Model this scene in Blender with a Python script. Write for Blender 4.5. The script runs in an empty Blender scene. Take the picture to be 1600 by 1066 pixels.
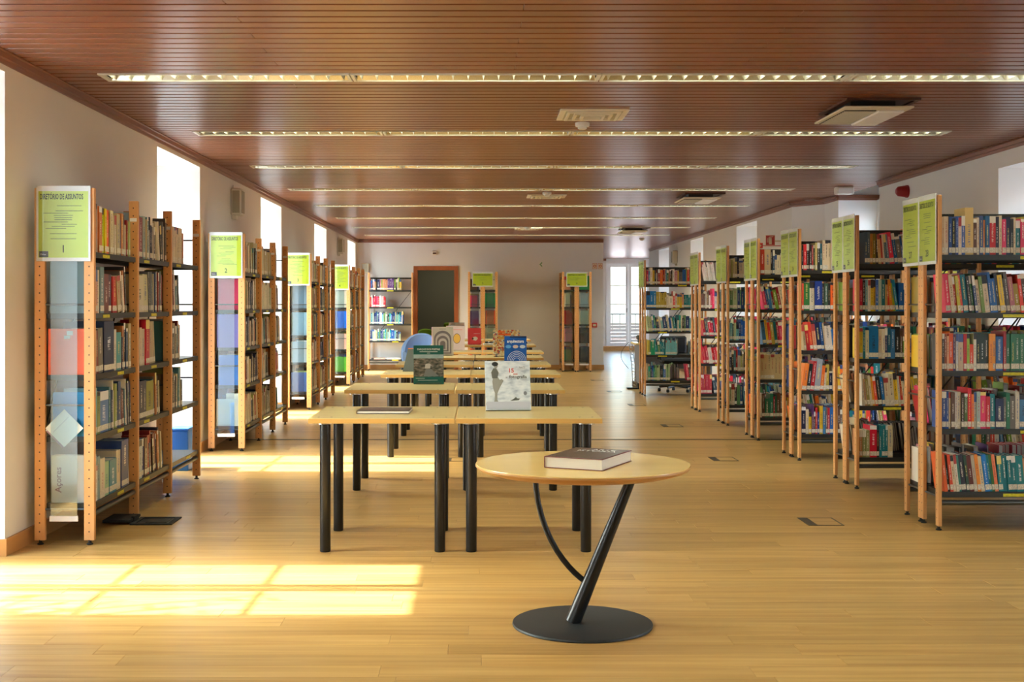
import bpy, math, random
from mathutils import Matrix, Vector
SC = bpy.context.scene
COL = SC.collection
PI = math.pi

# ---------------------------------------------------------------- camera
F, VX, VY, EYE = 1950.0, 750.0, 476.0, 1.36
cd = bpy.data.cameras.new('camera'); cam = bpy.data.objects.new('camera', cd); COL.objects.link(cam)
cam.location = (0, 0, EYE); cam.rotation_euler = (PI / 2, 0, 0)
cd.sensor_width = 36.0; cd.lens = F / 1600 * 36.0
cd.shift_x = (800 - VX) / 1600; cd.shift_y = -(533 - VY) / 1600
cd.clip_start = 0.05; cd.clip_end = 300
SC.camera = cam
# ---------------------------------------------------------------- sky, sun, exposure
W = bpy.data.worlds.new('sky'); SC.world = W; W.use_nodes = True
wn = W.node_tree.nodes; wl = W.node_tree.links
sky = wn.new('ShaderNodeTexSky'); sky.sky_type = 'NISHITA'; sky.sun_disc = False
sky.sun_elevation = math.radians(41); sky.sun_rotation = math.radians(270); sky.dust_density = 3.0
hs = wn.new('ShaderNodeHueSaturation'); hs.inputs['Saturation'].default_value = 0.85
tint = wn.new('ShaderNodeMixRGB'); tint.blend_type = 'MULTIPLY'; tint.inputs[0].default_value = 1.0; tint.inputs[2].default_value = (0.92, 1.0, 0.98, 1)
wl.new(sky.outputs[0], hs.inputs['Color']); wl.new(hs.outputs[0], tint.inputs[1]); wl.new(tint.outputs[0], wn['Background'].inputs[0])
wn['Background'].inputs[1].default_value = 3.9
sd = bpy.data.lights.new('sun', 'SUN'); sd.energy = 36.0; sd.angle = math.radians(0.6); sd.color = (0.95, 0.98, 1.0)
sun = bpy.data.objects.new('sun', sd); COL.objects.link(sun)
SUN_EL = math.atan2(2.40, 2.70)
sun.rotation_euler = (0, -(PI / 2 - SUN_EL), 0)      # shines towards +X, downwards
sun.location = (-8, 8, 8)
LAMP_W = 18.0
def portal(loc, rot, sx, sy):
    d = bpy.data.lights.new('window_portal', 'AREA'); d.shape = 'RECTANGLE'; d.size = sx; d.size_y = sy
    d.cycles.is_portal = True
    o = bpy.data.objects.new('window_portal', d); COL.objects.link(o); o.location = loc; o.rotation_euler = rot
SC.view_settings.view_transform = 'Standard'; SC.view_settings.look = 'None'
SC.view_settings.gamma = 1.0; SC.view_settings.use_curve_mapping = False
SC.view_settings.exposure = 0.03
cy = SC.cycles
cy.use_denoising = True; cy.max_bounces = 10; cy.diffuse_bounces = 6; cy.glossy_bounces = 4
cy.transmission_bounces = 6; cy.transparent_max_bounces = 16; cy.sample_clamp_indirect = 6.0
cy.caustics_reflective = False; cy.caustics_refractive = False

# ---------------------------------------------------------------- helpers
def lin(c):
    return tuple((v / 12.92 if v <= 0.04045 else ((v + 0.055) / 1.055) ** 2.4) for v in c)
def rgb(r, g, b):
    return lin((r / 255, g / 255, b / 255)) + (1.0,)
MATS = {}
def mat(name, color, rough=0.5, metal=0.0, noise=None, bump=None, coat=0.0, spec=None, emit=None):
    """noise=(scale xyz, amount): colour variation; bump=(scale, strength)"""
    m = bpy.data.materials.new(name); m.use_nodes = True
    nt = m.node_tree; b = nt.nodes['Principled BSDF']
    b.inputs['Base Color'].default_value = color; b.inputs['Roughness'].default_value = rough
    b.inputs['Metallic'].default_value = metal; b.inputs['Coat Weight'].default_value = coat
    if coat: b.inputs['Coat Roughness'].default_value = 0.12
    if spec is not None: b.inputs['Specular IOR Level'].default_value = spec
    if emit:
        b.inputs['Emission Color'].default_value = color; b.inputs['Emission Strength'].default_value = emit
    if noise:
        sc, amt = noise
        tc = nt.nodes.new('ShaderNodeTexCoord'); mp = nt.nodes.new('ShaderNodeMapping')
        mp.inputs['Scale'].default_value = sc
        no = nt.nodes.new('ShaderNodeTexNoise'); no.inputs['Scale'].default_value = 1.0; no.inputs['Detail'].default_value = 5
        oi = nt.nodes.new('ShaderNodeObjectInfo')
        ad = nt.nodes.new('ShaderNodeVectorMath'); ad.operation = 'ADD'
        mu = nt.nodes.new('ShaderNodeMath'); mu.operation = 'MULTIPLY'; mu.inputs[1].default_value = 37.0
        nt.links.new(oi.outputs['Random'], mu.inputs[0])
        nt.links.new(tc.outputs['Object'], mp.inputs[0]); nt.links.new(mp.outputs[0], ad.inputs[0]); nt.links.new(mu.outputs[0], ad.inputs[1])
        nt.links.new(ad.outputs[0], no.inputs[0])
        cr = nt.nodes.new('ShaderNodeValToRGB')
        cr.color_ramp.elements[0].position = 0.3; cr.color_ramp.elements[1].position = 0.7
        cr.color_ramp.elements[0].color = tuple(v * (1 - amt) for v in color[:3]) + (1,)
        cr.color_ramp.elements[1].color = tuple(min(1, v * (1 + amt)) for v in color[:3]) + (1,)
        nt.links.new(no.outputs[0], cr.inputs[0]); nt.links.new(cr.outputs[0], b.inputs['Base Color'])
    if bump:
        tc = nt.nodes.new('ShaderNodeTexCoord'); no = nt.nodes.new('ShaderNodeTexNoise')
        no.inputs['Scale'].default_value = bump[0]
        bp = nt.nodes.new('ShaderNodeBump'); bp.inputs['Strength'].default_value = bump[1]; bp.inputs['Distance'].default_value = 0.01
        nt.links.new(tc.outputs['Object'], no.inputs[0]); nt.links.new(no.outputs[0], bp.inputs['Height']); nt.links.new(bp.outputs[0], b.inputs['Normal'])
    MATS[name] = m
    return m
def clear(name, tint, gloss=0.08, rough=0.02):
    m = bpy.data.materials.new(name); m.use_nodes = True; nt = m.node_tree
    nt.nodes.remove(nt.nodes['Principled BSDF'])
    t = nt.nodes.new('ShaderNodeBsdfTransparent'); t.inputs[0].default_value = tint
    g = nt.nodes.new('ShaderNodeBsdfGlossy'); g.inputs['Roughness'].default_value = rough
    mx = nt.nodes.new('ShaderNodeMixShader'); mx.inputs[0].default_value = gloss
    nt.links.new(t.outputs[0], mx.inputs[1]); nt.links.new(g.outputs[0], mx.inputs[2])
    nt.links.new(mx.outputs[0], nt.nodes['Material Output'].inputs[0]); MATS[name] = m
    return m

class MB:
    """collects faces; build() links them as one mesh object"""
    def __init__(self): self.v = []; self.f = []; self.a = []; self.uv = []
    def face(self, pts, M=None, attr=None, uv=None):
        n = len(self.v)
        for p in pts:
            p = Vector(p)
            self.v.append(M @ p if M is not None else p)
        self.f.append(tuple(range(n, n + len(pts)))); self.a.append(attr); self.uv.append(uv)
    def box(self, a, b, M=None, skip=''):
        x0, y0, z0 = a; x1, y1, z1 = b
        n = len(self.v)
        for p in ((x0,y0,z0),(x1,y0,z0),(x1,y1,z0),(x0,y1,z0),(x0,y0,z1),(x1,y0,z1),(x1,y1,z1),(x0,y1,z1)):
            p = Vector(p); self.v.append(M @ p if M is not None else p)
        for k, q in (('d',(3,2,1,0)),('u',(4,5,6,7)),('f',(0,1,5,4)),('r',(1,2,6,5)),('b',(2,3,7,6)),('l',(3,0,4,7))):
            if k in skip: continue
            self.f.append(tuple(n + i for i in q)); self.a.append(None); self.uv.append(None)
        return self
    def bbox(self, a, b, e, M=None):
        """box with chamfered edges"""
        x0, y0, z0 = a; x1, y1, z1 = b; n = len(self.v)
        pts = []
        for z, i in ((z0, e), (z0 + e, 0), (z1 - e, 0), (z1, e)):
            pts += [(x0+e,y0+i,z),(x1-e,y0+i,z),(x1-i,y0+e,z),(x1-i,y1-e,z),(x1-e,y1-i,z),(x0+e,y1-i,z),(x0+i,y1-e,z),(x0+i,y0+e,z)]
        for p in pts:
            p = Vector(p); self.v.append(M @ p if M is not None else p)
        def add(q): self.f.append(tuple(n + i for i in q)); self.a.append(None); self.uv.append(None)
        add(range(7, -1, -1)); add(range(24, 32))
        for k in range(3):
            for j in range(8):
                a_, b_ = k * 8 + j, k * 8 + (j + 1) % 8
                add((a_, b_, b_ + 8, a_ + 8))
        return self
    def tube(self, pts, r, seg=12, cap=True, M=None):
        pts = [Vector(p) for p in pts]; rr = r if isinstance(r, (list, tuple)) else [r] * len(pts)
        n = len(self.v); up = None
        for i, p in enumerate(pts):
            d = (pts[min(i + 1, len(pts) - 1)] - pts[max(i - 1, 0)]).normalized()
            if up is None: up = d.orthogonal().normalized()
            up = (up - d * up.dot(d)).normalized(); s = d.cross(up)
            for k in range(seg):
                a = 2 * PI * k / seg; q = p + (up * math.cos(a) + s * math.sin(a)) * rr[i]
                self.v.append(M @ q if M is not None else q)
        def add(q): self.f.append(tuple(q)); self.a.append(None); self.uv.append(None)
        for i in range(len(pts) - 1):
            for k in range(seg):
                a_, b_ = n + i * seg + k, n + i * seg + (k + 1) % seg
                add((a_, b_, b_ + seg, a_ + seg))
        if cap:
            add([n + k for k in range(seg - 1, -1, -1)]); add([n + (len(pts) - 1) * seg + k for k in range(seg)])
        return self
    def lathe(self, prof, seg=32, M=None):
        n = len(self.v)
        for r, z in prof:
            for k in range(seg):
                a = 2 * PI * k / seg; q = Vector((r * math.cos(a), r * math.sin(a), z)); self.v.append(M @ q if M is not None else q)
        def add(q): self.f.append(tuple(q)); self.a.append(None); self.uv.append(None)
        for i in range(len(prof) - 1):
            for k in range(seg):
                a_, b_ = n + i * seg + k, n + i * seg + (k + 1) % seg
                add((a_, b_, b_ + seg, a_ + seg))
        add([n + k for k in range(seg - 1, -1, -1)]); add([n + (len(prof) - 1) * seg + k for k in range(seg)])
        return self
    def prism(self, poly, z0, z1, M=None):
        """plan polygon (counter-clockwise) extruded in z"""
        n = len(self.v); k = len(poly)
        for z in (z0, z1):
            for p in poly:
                q = Vector((p[0], p[1], z)); self.v.append(M @ q if M is not None else q)
        def add(q): self.f.append(tuple(q)); self.a.append(None); self.uv.append(None)
        add(range(n + k - 1, n - 1, -1)); add(range(n + k, n + 2 * k))
        for i in range(k):
            j = (i + 1) % k; add((n + i, n + j, n + k + j, n + k + i))
        return self
    def mesh(self, name, mats, smooth=False, matidx=None):
        me = bpy.data.meshes.new(name)
        me.from_pydata([tuple(v) for v in self.v], [], self.f)
        for m in (mats if isinstance(mats, (list, tuple)) else [mats]): me.materials.append(MATS[m] if isinstance(m, str) else m)
        if smooth:
            me.polygons.foreach_set('use_smooth', [True] * len(me.polygons))
            try: me.set_sharp_from_angle(angle=math.radians(40))
            except Exception: pass
        if any(x is not None for x in self.a):
            nf = len(self.f)
            for idx, nm in ((0, 'col'), (1, 'ink')):
                at = me.attributes.new(nm, 'FLOAT_COLOR', 'FACE')
                buf = []
                for x in self.a: buf.extend(x[idx] if x else (0.5, 0.5, 0.5, 0.0))
                at.data.foreach_set('color', buf)
            ul = me.uv_layers.new(name='UVMap'); buf = []
            for f, u in zip(self.f, self.uv):
                if u: 
                    for t in u: buf.extend(t)
                else: buf.extend((-1.0, -1.0) * len(f))
            ul.data.foreach_set('uv', buf)
        me.validate(clean_customdata=False); me.update()
        return me
    def build(self, name, mats, parent=None, loc=None, rot=None, smooth=False, M=None):
        return link(name, self.mesh(name, mats, smooth), parent, loc, rot, M)
def link(name, data, parent=None, loc=None, rot=None, M=None):
    o = bpy.data.objects.new(name, data); COL.objects.link(o)
    if parent is not None: o.parent = parent
    if M is not None: o.matrix_basis = M
    if loc is not None: o.location = loc
    if rot is not None: o.rotation_euler = rot
    return o
def tag(o, label, cat, group=None, kind=None):
    if label: o['label'] = label
    if cat: o['category'] = cat
    if group: o['group'] = group
    if kind: o['kind'] = kind
    return o
def thing(name, label, cat, loc=(0, 0, 0), rotz=0.0, group=None, M=None):
    o = link(name, None, None, loc if M is None else None, (0, 0, rotz) if M is None else None, M)
    o.empty_display_size = 0.1
    return tag(o, label, cat, group)
def struct(o): o['kind'] = 'structure'; return o
def copy_tree(o, parent=None):
    c = o.copy(); COL.objects.link(c); c.parent = parent
    for ch in CH.get(o.name, [k for k in o.children]): copy_tree(ch, c)
    return c
CH = {}
def text_mesh(txt, size, mat_name, xscale=1.0, align='CENTER', bold=0.0, fit=None):
    cu = bpy.data.curves.new('lettering', 'FONT'); cu.body = txt; cu.size = size; cu.align_x = align; cu.resolution_u = 2; cu.offset = bold
    o = bpy.data.objects.new('lettering', cu); COL.objects.link(o)
    me = bpy.data.meshes.new_from_object(o.evaluated_get(bpy.context.evaluated_depsgraph_get()))
    bpy.data.objects.remove(o); bpy.data.curves.remove(cu)
    if fit:
        xs_ = [v.co.x for v in me.vertices]; xscale = fit / max(1e-6, max(xs_) - min(xs_))
    me.transform(Matrix.Diagonal((xscale, 1, 1, 1))); me.materials.clear(); me.materials.append(MATS[mat_name])
    return me
ORD = ['zeroth','first','second','third','fourth','fifth','sixth','seventh','eighth','ninth','tenth','eleventh','twelfth','thirteenth','fourteenth','fifteenth','sixteenth','seventeenth','eighteenth','nineteenth','twentieth']
def ordinal(n):
    if n <= 20: return ORD[n]
    t, u = divmod(n, 10)
    w = {2:'twenty',3:'thirty',4:'forty',5:'fifty',6:'sixty',7:'seventy'}[t]
    return (w + '-' + ORD[u]) if u else w[:-1] + 'ieth'

# ---------------------------------------------------------------- materials
mat('wall_paint', rgb(226, 224, 219), 0.75, noise=((1.2, 1.2, 1.2), 0.02))
mat('reveal_paint', rgb(246, 247, 246), 0.7)
mat('baseboard_wood', rgb(190, 138, 80), 0.45, noise=((2, 2, 12), 0.1))
mat('slab', rgb(60, 40, 25), 0.8)
mat('ceiling_void', rgb(26, 17, 12), 0.9)
mat('cornice', rgb(118, 68, 42), 0.35, noise=((1, 1, 6), 0.08))
mat('window_white', rgb(236, 238, 238), 0.4)
mat('fixture_white', rgb(222, 220, 208), 0.35)
mat('reflector', rgb(235, 232, 215), 0.16, metal=0.9)
mat('vent_white', rgb(216, 207, 185), 0.5)
mat('vent_dark', rgb(52, 48, 42), 0.7)
mat('hatch_brown', rgb(78, 44, 28), 0.5)
mat('plastic_white', rgb(228, 226, 216), 0.45)
mat('speaker_cloth', rgb(170, 165, 145), 0.8)
mat('beech', rgb(205, 140, 76), 0.42, noise=((14, 14, 1.6), 0.1))
mat('table_wood', rgb(212, 188, 126), 0.34, noise=((1.3, 16, 8), 0.05), coat=0.25)
mat('table_edge', rgb(205, 165, 95), 0.4, noise=((2, 2, 40), 0.07))
mat('round_wood', rgb(228, 193, 122), 0.18, noise=((1.3, 9, 9), 0.04), spec=0.35)
mat('round_edge', rgb(196, 146, 86), 0.4, noise=((3, 3, 60), 0.1))
mat('black_metal', rgb(27, 28, 30), 0.32, metal=0.3)
mat('base_metal', rgb(48, 51, 52), 0.5, metal=0.4, bump=(220, 0.1))
mat('shelf_metal', rgb(58, 58, 56), 0.42, metal=0.5)
mat('rail_metal', rgb(88, 90, 90), 0.3, metal=0.7)
mat('chrome', rgb(190, 190, 188), 0.2, metal=1.0)
mat('rubber', rgb(22, 22, 22), 0.7)
mat('page', rgb(240, 236, 226), 0.8, noise=((4, 4, 400), 0.04))
mat('spine_tag', rgb(218, 212, 196), 0.6, noise=((160, 160, 90), 0.28))
mat('yellow_tag', rgb(206, 198, 40), 0.5, noise=((60, 60, 200), 0.3))
mat('post_tag', rgb(228, 226, 220), 0.5)
mat('paper_white', rgb(232, 234, 234), 0.25)
mat('poster_green', rgb(190, 214, 96), 0.3, noise=((5, 5, 5), 0.06))
mat('poster_green_dark', rgb(178, 194, 44), 0.3)
mat('poster_logo', rgb(70, 74, 78), 0.3)
mat('print_dark', rgb(52, 66, 48), 0.5)
mat('print_grey', rgb(120, 138, 78), 0.5, noise=((260, 260, 60), 0.35))
mat('print_white', rgb(240, 240, 240), 0.4)
mat('tray_white', rgb(226, 216, 206), 0.4)
clear('acrylic', (0.80, 0.90, 0.93, 1), 0.16, 0.06)
clear('acrylic_clear', (0.97, 0.98, 0.985, 1), 0.04, 0.03)
clear('glass', (0.93, 0.95, 0.95, 1), 0.05)
mat('socket_metal', rgb(74, 72, 64), 0.4, metal=0.6)
mat('red_paint', rgb(150, 28, 32), 0.4)
mat('sign_red', rgb(196, 56, 48), 0.5)
mat('sign_cream', rgb(232, 216, 176), 0.5)
mat('sign_green', rgb(120, 165, 110), 0.5)
mat('door_wood', rgb(150, 84, 46), 0.4, noise=((14, 14, 1.5), 0.12))
mat('olive_wall', rgb(112, 110, 92), 0.8)
mat('lime_fabric', rgb(122, 160, 30), 0.8)
mat('blue_fabric', rgb(120, 152, 200), 0.8, bump=(300, 0.2))
mat('desk_grey', rgb(96, 98, 102), 0.5)
mat('black_fabric', rgb(24, 25, 28), 0.8)
mat('facade_pink', rgb(226, 190, 178), 0.9)
mat('terrace', rgb(176, 178, 180), 0.9)
mat('steel_dark', rgb(60, 62, 66), 0.4, metal=0.6)
mat('blue_plastic', rgb(40, 112, 205), 0.4)

def board_mat(name, base, dark, light, grain, rough, coat, spec=0.5):
    """boards: colour varies from piece to piece (object or island) with a grain along X"""
    m = bpy.data.materials.new(name); m.use_nodes = True; nt = m.node_tree; L = nt.links
    b = nt.nodes['Principled BSDF']; b.inputs['Roughness'].default_value = rough; b.inputs['Coat Weight'].default_value = coat
    b.inputs['Coat Roughness'].default_value = 0.2; b.inputs['Specular IOR Level'].default_value = spec
    ge = nt.nodes.new('ShaderNodeNewGeometry'); oi = nt.nodes.new('ShaderNodeObjectInfo')
    ad = nt.nodes.new('ShaderNodeMath'); ad.operation = 'ADD'; L.new(ge.outputs['Random Per Island'], ad.inputs[0]); L.new(oi.outputs['Random'], ad.inputs[1])
    fr = nt.nodes.new('ShaderNodeMath'); fr.operation = 'FRACT'; L.new(ad.outputs[0], fr.inputs[0])
    sx = nt.nodes.new('ShaderNodeMapping'); sx.inputs['Scale'].default_value = grain; L.new(ge.outputs['Position'], sx.inputs[0])
    mu = nt.nodes.new('ShaderNodeMath'); mu.operation = 'MULTIPLY'; mu.inputs[1].default_value = 50; L.new(fr.outputs[0], mu.inputs[0])
    va = nt.nodes.new('ShaderNodeVectorMath'); va.operation = 'ADD'; L.new(sx.outputs[0], va.inputs[0]); L.new(mu.outputs[0], va.inputs[1])
    no = nt.nodes.new('ShaderNodeTexNoise'); no.inputs['Scale'].default_value = 1; no.inputs['Detail'].default_value = 6; no.inputs['Distortion'].default_value = 0.4
    L.new(va.outputs[0], no.inputs[0])
    cr = nt.nodes.new('ShaderNodeValToRGB'); e = cr.color_ramp.elements
    e[0].position = 0.28; e[0].color = dark; e[1].position = 0.74; e[1].color = light
    k = e.new(0.5); k.color = base
    L.new(no.outputs[0], cr.inputs[0])
    mr = nt.nodes.new('ShaderNodeMapRange'); mr.inputs['To Min'].default_value = 0.88; mr.inputs['To Max'].default_value = 1.08; L.new(fr.outputs[0], mr.inputs[0])
    hv = nt.nodes.new('ShaderNodeHueSaturation'); L.new(cr.outputs[0], hv.inputs['Color']); L.new(mr.outputs[0], hv.inputs['Value'])
    L.new(hv.outputs[0], b.inputs['Base Color'])
    MATS[name] = m
board_mat('floor_wood', rgb(180, 141, 80), rgb(160, 119, 60), rgb(196, 158, 97), (1.1, 26, 1), 0.36, 0.16)
board_mat('ceiling_wood', rgb(120, 67, 40), rgb(112, 60, 34), rgb(129, 73, 45), (0.6, 12, 1), 0.30, 0.1)

def post_mat():
    """beech with the column of pin holes on the two faces that look along the run"""
    m = mat('post_wood', rgb(210, 152, 92), 0.42, noise=((14, 14, 1.6), 0.1)); nt = m.node_tree; L = nt.links
    b = nt.nodes['Principled BSDF']; src = b.inputs['Base Color'].links[0].from_socket
    tc = nt.nodes.new('ShaderNodeTexCoord'); sp = nt.nodes.new('ShaderNodeSeparateXYZ'); L.new(tc.outputs['Object'], sp.inputs[0])
    def M_(op, a, bb=None, c=None):
        n = nt.nodes.new('ShaderNodeMath'); n.operation = op
        for i, x in enumerate((a, bb, c)):
            if x is None: continue
            if isinstance(x, (int, float)): n.inputs[i].default_value = x
            else: L.new(x, n.inputs[i])
        return n.outputs[0]
    zz = M_('SUBTRACT', M_('MODULO', sp.outputs['Z'], 0.05), 0.025)
    d = M_('ADD', M_('MULTIPLY', zz, zz), M_('MULTIPLY', sp.outputs['Y'], sp.outputs['Y']))
    hole = M_('LESS_THAN', d, 0.0043 ** 2)
    mx = nt.nodes.new('ShaderNodeMixRGB'); L.new(hole, mx.inputs[0]); L.new(src, mx.inputs[1]); mx.inputs[2].default_value = rgb(60, 34, 18)
    L.new(mx.outputs[0], b.inputs['Base Color'])
post_mat()

def book_mat():
    m = bpy.data.materials.new('book_cover'); m.use_nodes = True; nt = m.node_tree; L = nt.links
    b = nt.nodes['Principled BSDF']; b.inputs['Roughness'].default_value = 0.38
    c = nt.nodes.new('ShaderNodeAttribute'); c.attribute_name = 'col'; k = nt.nodes.new('ShaderNodeAttribute'); k.attribute_name = 'ink'
    uv = nt.nodes.new('ShaderNodeUVMap'); uv.uv_map = 'UVMap'; sp = nt.nodes.new('ShaderNodeSeparateXYZ'); L.new(uv.outputs[0], sp.inputs[0])
    def M_(op, a, bb=None):
        n = nt.nodes.new('ShaderNodeMath'); n.operation = op
        for i, x in enumerate((a, bb)):
            if x is None: continue
            if isinstance(x, (int, float)): n.inputs[i].default_value = x
            else: L.new(x, n.inputs[i])
        return n.outputs[0]
    def band(x, lo, hi): return M_('MULTIPLY', M_('GREATER_THAN', x, lo), M_('LESS_THAN', x, hi))
    u, v, st = sp.outputs['X'], sp.outputs['Y'], k.outputs['Alpha']
    cx = nt.nodes.new('ShaderNodeCombineXYZ')
    L.new(M_('ADD', M_('MULTIPLY', u, 2.2), M_('MULTIPLY', st, 91)), cx.inputs[0]); L.new(M_('MULTIPLY', v, 75), cx.inputs[1]); L.new(M_('MULTIPLY', st, 53), cx.inputs[2])
    no = nt.nodes.new('ShaderNodeTexNoise'); no.inputs['Scale'].default_value = 1.0; no.inputs['Detail'].default_value = 1.0; L.new(cx.outputs[0], no.inputs[0])
    letters = M_('MULTIPLY', M_('GREATER_THAN', no.outputs[0], 0.5), 0.8)
    lo = M_('ADD', 0.2, M_('MULTIPLY', st, 0.25)); hi = M_('ADD', 0.62, M_('MULTIPLY', M_('FRACT', M_('MULTIPLY', st, 7.0)), 0.32))
    title = M_('MULTIPLY', M_('MULTIPLY', band(u, 0.36, 0.64), band(v, lo, hi)), letters)
    # printed bands on about a third of the spines
    hb = M_('MULTIPLY', M_('GREATER_THAN', M_('FRACT', M_('MULTIPLY', st, 13.0)), 0.72), M_('MULTIPLY', band(u, -0.1, 1.1), M_('GREATER_THAN', v, M_('ADD', 0.72, M_('MULTIPLY', st, 0.2)))))
    mask = M_('MAXIMUM', title, hb)
    mx = nt.nodes.new('ShaderNodeMixRGB'); L.new(mask, mx.inputs[0]); L.new(c.outputs['Color'], mx.inputs[1]); L.new(k.outputs['Color'], mx.inputs[2])
    L.new(mx.outputs[0], b.inputs['Base Color']); MATS['book_cover'] = m
book_mat()

def picture_mat(name, stops, scale, rough=0.25, detail=6, kind='noise'):
    m = bpy.data.materials.new(name); m.use_nodes = True; nt = m.node_tree; L = nt.links
    b = nt.nodes['Principled BSDF']; b.inputs['Roughness'].default_value = rough
    tc = nt.nodes.new('ShaderNodeTexCoord'); mp = nt.nodes.new('ShaderNodeMapping'); mp.inputs['Scale'].default_value = scale; L.new(tc.outputs['Object'], mp.inputs[0])
    if kind == 'noise':
        no = nt.nodes.new('ShaderNodeTexNoise'); no.inputs['Scale'].default_value = 1; no.inputs['Detail'].default_value = detail; out = no.outputs[0]
    else:
        no = nt.nodes.new('ShaderNodeTexVoronoi'); no.inputs['Scale'].default_value = 1
        s = nt.nodes.new('ShaderNodeSeparateXYZ'); L.new(no.outputs['Color'], s.inputs[0]); out = s.outputs[0]
    L.new(mp.outputs[0], no.inputs[0])
    cr = nt.nodes.new('ShaderNodeValToRGB'); L.new(out, cr.inputs[0]); L.new(cr.outputs[0], b.inputs['Base Color'])
    e = cr.color_ramp.elements
    if kind != 'noise': cr.color_ramp.interpolation = 'CONSTANT'
    e[0].position, e[0].color = stops[0]; e[1].position, e[1].color = stops[-1]
    for p, c in stops[1:-1]: e.new(p).color = c
    MATS[name] = m
picture_mat('photo_landscape', [(0.32, rgb(40, 44, 42)), (0.45, rgb(84, 88, 82)), (0.55, rgb(120, 112, 104)), (0.68, rgb(170, 164, 160))], (26, 26, 60))
picture_mat('photo_sky', [(0.3, rgb(150, 180, 190)), (0.7, rgb(184, 206, 212))], (10, 10, 20))
picture_mat('photo_rock', [(0.3, rgb(168, 180, 192)), (0.5, rgb(214, 222, 226)), (0.7, rgb(236, 240, 240))], (16, 16, 40))
picture_mat('photo_floral', [(0.0, rgb(226, 206, 160)), (0.3, rgb(214, 170, 110)), (0.5, rgb(190, 80, 70)), (0.65, rgb(232, 218, 180)), (0.8, rgb(120, 130, 150)), (0.92, rgb(240, 230, 205))], (60, 60, 60), kind='voronoi')
picture_mat('photo_dark', [(0.3, rgb(44, 38, 34)), (0.5, rgb(96, 78, 66)), (0.6, rgb(70, 72, 76)), (0.72, rgb(160, 150, 140))], (22, 40, 22))
def flat(name, *c, rough=0.3): return mat(name, rgb(*c), rough)
flat('cover_green', 0, 92, 84); flat('cover_blue', 22, 84, 164); flat('cover_red', 226, 76, 88); flat('cover_pink', 236, 120, 140)
flat('cover_grey', 206, 203, 200); flat('cover_beige', 204, 182, 170); flat('cover_gold', 214, 164, 70); flat('cover_pale', 190, 194, 204)
flat('cover_white', 226, 230, 230); flat('cover_maroon', 112, 44, 48); flat('cover_charcoal', 72, 62, 58); flat('cover_olive', 78, 82, 72)
flat('cover_orange', 240, 110, 50); flat('ink_dark', 44, 46, 48); flat('ink_grey', 120, 124, 128); flat('ink_red', 210, 70, 60); flat('arch_light', 196, 194, 202); flat('arch_dark', 122, 118, 130)
flat('skin_grey', 150, 150, 140); flat('skin_shade', 96, 98, 92); flat('cover_navy', 20, 36, 76); flat('sky_blue', 96, 160, 214); flat('mauve_card', 150, 118, 140); flat('white_card', 226, 232, 226)

# ================================================================ the setting
CEIL = 2.72; XL = -2.57; XR1, XR2, XR3 = 4.42, 4.15, 6.0; YB, YF, YE = -4.0, 26.1, 37.0
rng = random.Random(5)
# ---- floor: slab with planks laid across the room
floor = struct(MB().box((-3.3, YB, -0.12), (6.2, YE + 0.6, -0.014)).build('floor', 'slab'))
PW, PLN = 0.145, 1.38
rows = []
y = YB
while y < YE:
    off = rng.uniform(0, PLN); x = -3.1 - off
    while x < 6.1:
        a, b = max(x, -3.1), min(x + PLN, 6.1)
        if b - a > 0.02: rows.append((a, b, y))
        x += PLN
    y += PW
def plank_mesh(l):
    return MB().bbox((-l / 2, -PW / 2 + 0.0004, -0.014), (l / 2, PW / 2 - 0.0004, 0.0), 0.0008).mesh('plank', 'floor_wood')
full = plank_mesh(PLN - 0.0008)
def plank_score(r):
    d = r[2] + PW / 2
    if d < 4.3: return 0
    p0, p1 = VX + r[0] * F / d, VX + r[1] * F / d
    w = min(p1, 1600) - max(p0, 0)
    return w * PW * F / d / d if w > 30 else 0
order = sorted(rows, key=plank_score, reverse=True)
rest = MB()
for i, r in enumerate(order):
    a, b, y = r
    if i < 298:
        l = b - a - 0.0008
        link('plank', full if abs(b - a - PLN) < 1e-4 else plank_mesh(l), floor, ((a + b) / 2, y + PW / 2, 0))
    else:
        rest.box((a + 0.0004, y + 0.0004, -0.014), (b - 0.0004, y + PW - 0.0004, 0.0), skip='d')
o = rest.build('plank_field', 'floor_wood', floor); o['kind'] = 'stuff'
struct(MB().box((-2.57, 12.54, 0.0), (4.4, 12.585, 0.0035)).build('trim_11', 'socket_metal'))   # expansion strip across the floor

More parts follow.
